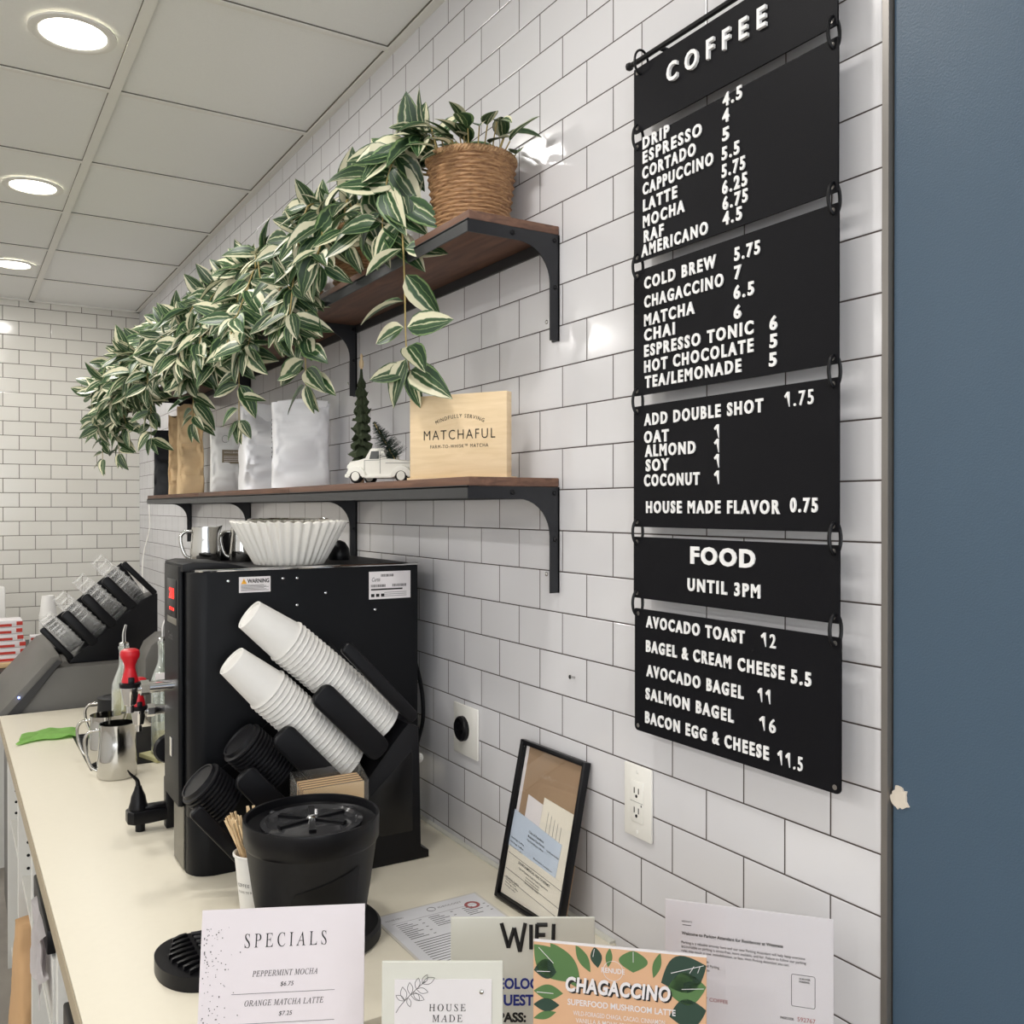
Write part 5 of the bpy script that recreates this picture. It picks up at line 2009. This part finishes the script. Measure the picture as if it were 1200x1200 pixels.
for k in range(5):
    m.box(.012 + k * .011, .0127 + k * .011, .0012, .0014, .15 if k < 3 else .13, .19 - k * .004)
obj('faint_print', m, M_GREYINK, t, smooth=0)
m = MB()
m.box(FW / 2 - .05, FW / 2 - .003, FD / 2 + .0005, FD / 2 + .004, .0, .12)
obj('stand_flap', m, M_KRAFTDARK, t)
LEAN = R_(12)
place(t, (0.911, 1.438, CT + FD / 2 * math.sin(LEAN) + .0012), R_(-88), -LEAN)

# laminated menu sheet on the worktop
t = thing('laminated_menu', 'laminated white menu sheet lying flat on the worktop', 'menu sheet', (0, 0, 0))
MW, MH = 0.218, 0.285
m = MB()
m.box(-MW / 2, MW / 2, -MH / 2, MH / 2, 0, .0008)
obj('laminate', m, mat('laminate_film', (212, 208, 200), 0.12, var=.01), t, smooth=0)
m = MB()
m.box(-MW / 2 + .005, MW / 2 - .005, -MH / 2 + .005, MH / 2 - .005, .0008, .0011)
ps = obj('menu_page', m, mat('glossy_page', (222, 222, 226), 0.15, var=.02), t, smooth=0)
m = MB()
ex, ey, en_ = (1, 0, 0), (0, 1, 0), (0, 0, 1)
m.tube([(.0 + .008 * math.cos(2 * math.pi * k / 16), MH / 2 - .025 + .008 * math.sin(2 * math.pi * k / 16), .0012) for k in range(16)], .0006, 4, closed=True)
add_text(m, 'IDEOLOGY', (.014, MH / 2 - .028, .0011), ex, ey, en_, .006, width=.05, thick=.0002)
add_text(m, 'HOUSE MENU', (-.095, MH / 2 - .032, .0011), ex, ey, en_, .005, width=.035, thick=.0002)
for (cx, n) in ((-.085, 9), (-.02, 6), (.05, 5)):
    for k in range(n):
        w = .022 + .014 * ((k * 7) % 3) / 2
        m.box(cx, cx + w, MH / 2 - .055 - k * .0075, MH / 2 - .053 - k * .0075, .0011, .0013)
        if k % 2 == 0:
            m.box(cx + .045, cx + .050, MH / 2 - .055 - k * .0075, MH / 2 - .053 - k * .0075, .0011, .0013)
for k in range(14):
    m.box(-.085, .085 - (k % 4) * .012, MH / 2 - .130 - k * .0085, MH / 2 - .128 - k * .0085, .0011, .0013)
m.box(-.09, .09, MH / 2 - .0465, MH / 2 - .046, .0011, .0013)
obj('menu_print', m, M_GREYINK, ps, smooth=0)
m = MB()
m.lathe([(.009, .0011), (.009, .0013), (.015, .0014), (.015, .0011)], 20, M=Matrix.Translation((.075, MH / 2 - .048, 0)), cap0=False, cap1=False)
obj('red_seal', m, M_PINKINK, ps, smooth=0)
place(t, (0.772, 1.435, CT + .0006), R_(0.5))

# ------------------------------------------------------------------ signs on the front ledge
LZ = 0.86


def sign(name, label, tl, tr, ztop, lean, thick, mt, mname='board', cat='sign'):
    """upright sign: tl / tr are the plan positions of its top corners"""
    tl, tr = Vector(tl), Vector(tr)
    d = tr - tl
    w = d.length
    a = math.atan2(d.y, d.x)
    h = (ztop - LZ) / math.cos(lean)
    t = thing(name, label, cat, (0, 0, 0), 'signs on the front ledge')
    m = MB()
    m.box(-w / 2, w / 2, -thick / 2, thick / 2, 0, h, bev=min(.0008, thick * .3))
    obj(mname, m, mt, t, smooth=0)
    # easel foot behind
    m = MB()
    c = (tl + tr) / 2
    back = Vector((-math.sin(a), math.cos(a)))
    base = c - back * (ztop - LZ) * math.tan(lean)
    place(t, (base.x, base.y, LZ + thick / 2 * math.sin(lean) + .0006), a, -lean)
    return t, w, h


def stext(m, s, x, z, cap, th, width=None, al='C', bold=0.0, shear=0.0, spacing=1.0, sk=0.0):
    add_text(m, s, (x, -th / 2 - .0001, z), Vector((1, 0, sk)).normalized(), (0, 0, 1), (0, -1, 0), cap, width=width, align=al, bold=bold, shear=shear, spacing=spacing, thick=.0003)


def serif(s, italic=False):
    base = 0x1D434
    out = ''
    for ch in s:
        if 'A' <= ch <= 'Z':
            out += chr(base + ord(ch) - 65)
        elif ch.isdigit() and not italic:
            out += ch
        else:
            out += ch
    return out


t, w, h = sign('specials_sign', 'white card sign headed SPECIALS on the front ledge', (0.281, 1.234), (0.470, 1.143), 1.140, R_(12), .0018, M_CARD, 'card')
m = MB()
stext(m, serif('SPECIALS'), .003, h - .048, .0165, .0018, width=.105, bold=-.002, spacing=1.5, shear=-.22)
stext(m, serif('PEPPERMINT MOCHA', 1), .003, h - .083, .0068, .0018, width=.083, bold=.002, spacing=1.1)
stext(m, '$6.75', .006, h - .0955, .005, .0018, width=.017, shear=.2)
stext(m, serif('ORANGE MATCHA LATTE', 1), .003, h - .118, .0068, .0018, width=.100, bold=.002, spacing=1.1)
stext(m, '$7.25', .005, h - .1305, .005, .0018, width=.017, shear=.2)
stext(m, serif('BLUE JASMINE MATCHA LATTE', 1), .003, h - .154, .0068, .0018, width=.125, bold=.002, spacing=1.1)
stext(m, serif('WITH JASMINE TEA AND', 1), .05, h - .161, .004, .0018, width=.075, bold=.002, spacing=1.1)
obj('lettering', m, M_INK, t, smooth=0)
m = MB()
for z in (h - .1035, h - .139):
    m.box(-.064, .067, -.0013, -.0010, z, z + .0005)
obj('divider_lines', m, M_GREYINK, t, smooth=0)
m = MB()
rnd = random.Random(1)
for i in range(110):
    x = -w / 2 + .004 + abs(rnd.gauss(0, .016))
    z = h - .02 - rnd.random() * .14
    q = rnd.uniform(.0003, .0008)
    m.box(x - q, x + q, -.0013, -.0010, z - q, z + q)
obj('speckles', m, M_GREYINK, t, smooth=0)

t, w, h = sign('flavors_sign', 'white board sign reading HOUSE MADE FLAVORS with a leaf sprig', (0.433, 1.001), (0.554, 0.927), 1.133, R_(3), .004, M_IVORY, 'board')
m = MB()
m.box(-w / 2 + .015, w / 2 - .013, -.0032, -.002, .03, h - .020, bev=.0004)
cd = obj('inner_card', m, M_PAPER, t, smooth=0)
m = MB()
for i, s in enumerate(('HOUSE', 'MADE', 'FLAVORS')):
    stext(m, serif(s), .006, h - .056 - i * .0122, .0078, .0066, width=(.043, .035, .056)[i], bold=0.0, spacing=1.35, shear=-.22)
obj('lettering', m, M_INK, cd, smooth=0)
m = MB()


def leaf_loop(cx, cz, L, a, wd=.32):
    P = []
    for k in range(13):
        f = k / 12
        P.append((f * L, math.sin(math.pi * f) * L * wd / 2))
    for k in range(11, 0, -1):
        f = k / 12
        P.append((f * L, -math.sin(math.pi * f) * L * wd / 2))
    return [(cx + x * math.cos(a) - y * math.sin(a), cz + x * math.sin(a) + y * math.cos(a)) for x, y in P]


sx, sz = -w / 2 + .017, h - .058
stem = [(sx + .0 + .034 * f, sz + .036 * f ** .8) for f in [k / 10 for k in range(11)]]
m.tube([(x, -.0034, z) for x, z in stem], .00035, 4)
for (f, L, a) in ((.35, .016, 100), (.3, .012, 150), (.55, .014, 95), (.7, .013, 80), (.5, .017, -20), (.4, .011, -75), (.75, .014, -15), (.95, .016, 25), (.95, .012, 60), (.62, .012, -55)):
    k = int(f * 10)
    P = leaf_loop(stem[k][0], stem[k][1], L, R_(a), .45)
    m.tube([(x, -.0034, z) for x, z in P], .0003, 4, closed=True)
obj('leaf_sprig', m, M_GREYINK, cd, smooth=0)
m = MB()
m.lathe([(.0026, 0), (.0026, .0012), (.0012, .002)], 14, M=Matrix.Translation((w / 2 - .025, -.0032, h - .034)) @ Matrix.Rotation(R_(90), 4, 'X'), cap0=False)
obj('pin', m, M_STEEL, t)

t, w, h = sign('wifi_sign', 'hand lettered white board sign reading WIFI, behind the other signs', (0.558, 1.066), (0.718, 0.968), 1.131, R_(3), .004, M_IVORY, 'board')
m = MB()
rnd = random.Random(3)


def stroke(m, pts, r, y):
    m.tube([(x, y, z) for x, z in pts], r, 6)


x0, zt = -w / 2 + .066, h - .007
for seg in ([(0, 0), (.009, -.031)], [(.009, -.031), (.0165, -.006)], [(.0165, -.006), (.024, -.036)], [(.024, -.036), (.031, .0)],
            [(.0385, -.002), (.0385, -.033)], [(.0465, -.001), (.0455, -.034)], [(.046, -.002), (.060, -.002)], [(.046, -.015), (.057, -.015)], [(.068, -.001), (.067, -.033)]):
    stroke(m, [(x0 + a, zt + b_) for a, b_ in seg], .0028, -.0019)
obj('wifi_lettering', m, M_INK, t, smooth=60)
m = MB()
stext(m, 'PASS:', -w / 2 + .062, h - .133, .0125, .004, width=.036, al='L', bold=.045)
obj('password_lettering', m, M_INK, t, smooth=0)
m = MB()
stext(m, 'IDEOLOGY', -w / 2 + .047, h - .091, .0140, .004, width=.078, al='L', bold=.035)
stext(m, 'GUEST', -w / 2 + .056, h - .112, .0140, .004, width=.052, al='L', bold=.035)
obj('blue_marker_writing', m, M_BLUEINK, t, smooth=0)

t, w, h = sign('chagaccino_sign', 'salmon coloured sign with printed green leaves reading CHAGACCINO', (0.573, 0.8895), (0.7155, 0.757), 1.168, R_(2), .003, M_SKIN, 'board')
m = MB()
m.box(-w / 2, w / 2, -.0016, .0016, h - .0008, h + .0010)
obj('white_edge', m, M_PAPER, t, smooth=0)


def pleaf(pts, mt, y, nm='printed_leaf'):
    m = MB()
    m.prism(pts, 'y', y - .0002, y)
    return obj(nm, m, mt, t, smooth=0)


def clip_leaf(cx, cz, L, a, wd):
    P = leaf_loop(cx, cz, L, R_(a), wd)
    return [(max(-w / 2 + .0004, min(w / 2 - .0004, x)), min(h - .001, z)) for x, z in P]


def ft(u, v):
    """fraction across and down the sign"""
    return -w / 2 + u * w, h - v * w


for (u, v, L, a, wd, dk) in ((.0, .02, .055, -45, .6, 0), (.10, .0, .060, -55, .42, 0), (.0, .17, .030, 10, .75, 1), (.0, .29, .034, 0, .5, 0), (.0, .37, .030, 4, .5, 1), (.0, .45, .028, 20, .32, 0),
                         (.25, .0, .034, -60, .35, 0), (.36, .0, .024, -80, .55, 1), (.45, .0, .022, -95, .35, 0), (.585, .0, .025, -90, 1.3, 0), (.74, .0, .030, -105, .3, 0),
                         (1.0, .05, .055, 205, .75, 1), (1.0, .17, .045, 190, .8, 0), (1.0, .30, .042, 195, .75, 1), (1.0, .42, .03, 180, .5, 0), (.02, .52, .035, 5, .28, 0)):
    x, z = ft(u, v)
    if u == 0.0:
        x = -w / 2 + .0005
    pleaf(clip_leaf(x, z, L, a, wd), M_LEAFDARK if dk else M_LEAFINK, -.0016 - .00005 * (int(u * 100) % 7))
m = MB()
for (u0, v0, u1, v1) in ((.985, .045, .80, .11), (.93, .055, .905, .10), (.965, .05, .95, .095), (.36, .01, .352, .06), (.585, .005, .585, .07), (.03, .03, .12, .12), (.985, .175, .86, .195), (.02, .17, .10, .17), (.02, .29, .12, .295)):
    a_, b_ = ft(u0, v0), ft(u1, v1)
    m.tube([(a_[0] * .998, -.0021, a_[1] - .001), (b_[0], -.0021, b_[1])], .00035, 4)
obj('leaf_veins', m, M_PAPER, t, smooth=0)
m = MB()
add_text(m, 'CHAGACCINO', (.0008, -.0022, h - .0535 - .0012), (1, 0, 0), (0, 0, 1), (0, -1, 0), .0165, width=.118, align='C', bold=.052, thick=.0001, shear=.12, spacing=1.1)
obj('letter_shadow', m, M_INK, t, smooth=0)
m = MB()
sk = 0
add_text(m, 'CHAGACCINO', (-.001, -.0024, h - .053), (1, 0, 0), (0, 0, 1), (0, -1, 0), .0170, width=.118, align='C', bold=.040, thick=.0004, shear=.12, spacing=1.1)
stext(m, 'RENUDE', -.006, h - .028, .0056, .0034, width=.026, bold=.02)
stext(m, 'SUPERFOOD MUSHROOM LATTE', .003, h - .068, .0068, .0034, width=.121, bold=.02)
stext(m, 'WILD-FORAGED CHAGA, CACAO, CINNAMON,', .001, h - .079, .0050, .0034, width=.104, bold=.004)
stext(m, 'VANILLA & MONK FRUIT SWEETENER', .001, h - .087, .0050, .0034, width=.098, bold=.004)
m.tube([(-.006 + .011 * math.cos(a), -.0018, h - .0255 + .011 * math.sin(a)) for a in [2 * math.pi * k / 28 for k in range(28)]], .0003, 4, closed=True)
obj('lettering', m, M_PAPER, t, smooth=0)

t, w, h = sign('parking_notice', 'printed parking notice in a clear sleeve, nearest the tiled wall', (0.783, 0.904), (0.918, 0.751), 1.164, R_(2), .0022, mat('notice_paper', (212, 208, 212), 0.28, var=.02, vscale=5), 'sheet', 'notice')
m = MB()
stext(m, 'Welcome to Parking Attendant for Residences at Westgate', -w / 2 + .021, h - .042, .0042, .0026, width=.124, al='L', bold=.018)
for i, s in enumerate(('Parking is a valuable amenity here and our new Parking Attendant will help keep everyone', 'accountable so parking is stress-free, more available, and fair. Failure to follow our parking',
                       'rules may result in tow, immobilization, or fees. With Parking Attendant you can:')):
    stext(m, s, -w / 2 + .021, h - .053 - i * .0052, .0033, .0026, width=(.150, .151, .131)[i], al='L')
for i, s in enumerate(('Register vehicles', 'Review and Call Parking', 'Report vehicles here')):
    stext(m, s, -w / 2 + .03, h - .0735 - i * .0052, .0032, .0026, al='L', width=(.025, .038, .026)[i])
stext(m, 'PASSCODE:', w / 2 - .062, h - .128, .003, .0026, width=.016, al='L', bold=.02)
stext(m, 'WESTGATE', -w / 2 + .021, h - .026, .002, .0026, width=.013, al='L')
m.box(-w / 2 + .022, -w / 2 + .033, -.0015, -.0012, h - .030, h - .0293)
obj('notice_print', m, M_INK, t, smooth=0)
m = MB()
stext(m, 'IDEOLOGY COFFEE', -w / 2 + .079, h - .1205, .0045, .0026, width=.058, al='R')
stext(m, '592767', w / 2 - .042, h - .128, .0052, .0026, width=.021, al='L')
obj('red_print', m, M_PINKINK, t, smooth=0)
m = MB()
bx0, bx1, bz1, bz0 = w / 2 - .049, w / 2 - .0215, h - .072, h - .1105
P = []
for (cx, cz, a0) in ((bx1 - .002, bz1 - .002, 0), (bx0 + .002, bz1 - .002, 90), (bx0 + .002, bz0 + .002, 180), (bx1 - .002, bz0 + .002, 270)):
    for k in range(4):
        P.append((cx + .002 * math.cos(R_(a0 + 30 * k)), -.0013, cz + .002 * math.sin(R_(a0 + 30 * k))))
m.tube(P, .0003, 4, closed=True)
stext(m, 'SCAN FOR', bx0 + .009, bz1 - .0055, .0022, .0026, width=.013, al='L', bold=.02)
stext(m, 'PARKING', bx0 + .009, bz1 - .009, .0022, .0026, width=.012, al='L', bold=.02)
obj('scan_box', m, M_INK, t, smooth=0)
m = MB()
m.box(-w / 2 - .001, w / 2 + .001, -.0022, -.0018, -.0, h + .002)
obj('clear_sleeve', m, M_PANE, t, smooth=0)

# ------------------------------------------------------------------ back counter and its goods
t = thing('back_counter', 'dark topped counter along the far tiled wall', 'counter', (-0.4, 5.4, 0))
m = MB()
m.box(-2.5, WX - .01, 4.82, FARY - .002, CT - .035, CT, bev=.004)
obj('top_slab', m, M_BACKTOP, t)
m = MB()
m.box(-2.5, WX - .01, 4.86, FARY - .002, 0, CT - .0355)
obj('base_unit', m, M_LAM, t)
m = MB()
m.box(0.12, 0.335, 4.95, 5.16, CT + .0005, CT + .022, bev=.002)
tag(obj('wooden_tray', m, M_PALEWOOD, at=(.23, 5.05, CT)), 'pale wooden board under the red and white packets on the far counter', 'board')
rnd = random.Random(12)
for i in range(6):
    t = thing('sweetener_packet', ('top', 'second from top', 'third from top', 'third from bottom', 'second from bottom', 'bottom')[5 - i] + ' red and white packet box of the pile on the pale board', 'packet box', (0.23, 5.05, CT + .0225 + i * .033), 'red and white packets on the far counter')
    z = ROOT.z
    dx = rnd.uniform(-.006, .006) - i * .003
    m = MB()
    m.box(.14 + dx, .315 + dx, 4.98, 5.12, z, z + .0325, bev=.004)
    obj('box', m, M_PAPER, t)
    m = MB()
    m.box(.139 + dx, .27 + dx, 4.9785, 4.9815, z + .004, z + .016)
    m.box(.290 + dx, .316 + dx, 4.9785, 4.9815, z + .008, z + .026)
    obj('red_band', m, M_REDPRINT, t)
t = thing('striped_box', 'red and white striped carton on the far counter right of the packet pile', 'carton', (0.40, 5.2, CT))
m = MB()
m.box(.345, .435, 5.16, 5.24, CT + .0005, CT + .115, bev=.002)
obj('carton', m, M_PAPER, t)
m = MB()
for k in range(4):
    m.box(.350 + k * .023, .361 + k * .023, 5.1585, 5.1605, CT + .012, CT + .085)
m.box(.347, .433, 5.1585, 5.1605, CT + .096, CT + .108)
obj('red_stripes', m, M_REDPRINT, t)
CUPM = obj('paper_cup', cup_mesh(0.030, 0.042, 0.105), M_PAPERCUP, smooth=40)
for i in range(20):
    o = CUPM.copy()
    C.objects.link(o)
    o.matrix_world = Matrix.Translation((0.445, 5.42, CT + .107 + (19 - i) * .0098)) @ Matrix.Rotation(math.pi, 4, 'X')
    tag(o, 'top white paper cup of the upright stack by the far wall' if i == 0 else 'white paper cup nested in the upright stack by the far wall', 'cup', 'upright stack of white cups')
bpy.data.objects.remove(CUPM)
m = MB()
m.box(0.12, 0.252, 5.5, 5.6, CT + .0005, 1.25, bev=.01)
tag(obj('napkin_dispenser', m, M_PAPERCUP, at=(.19, 5.55, CT)), 'tall white dispenser on the far counter at the left picture edge', 'dispenser')
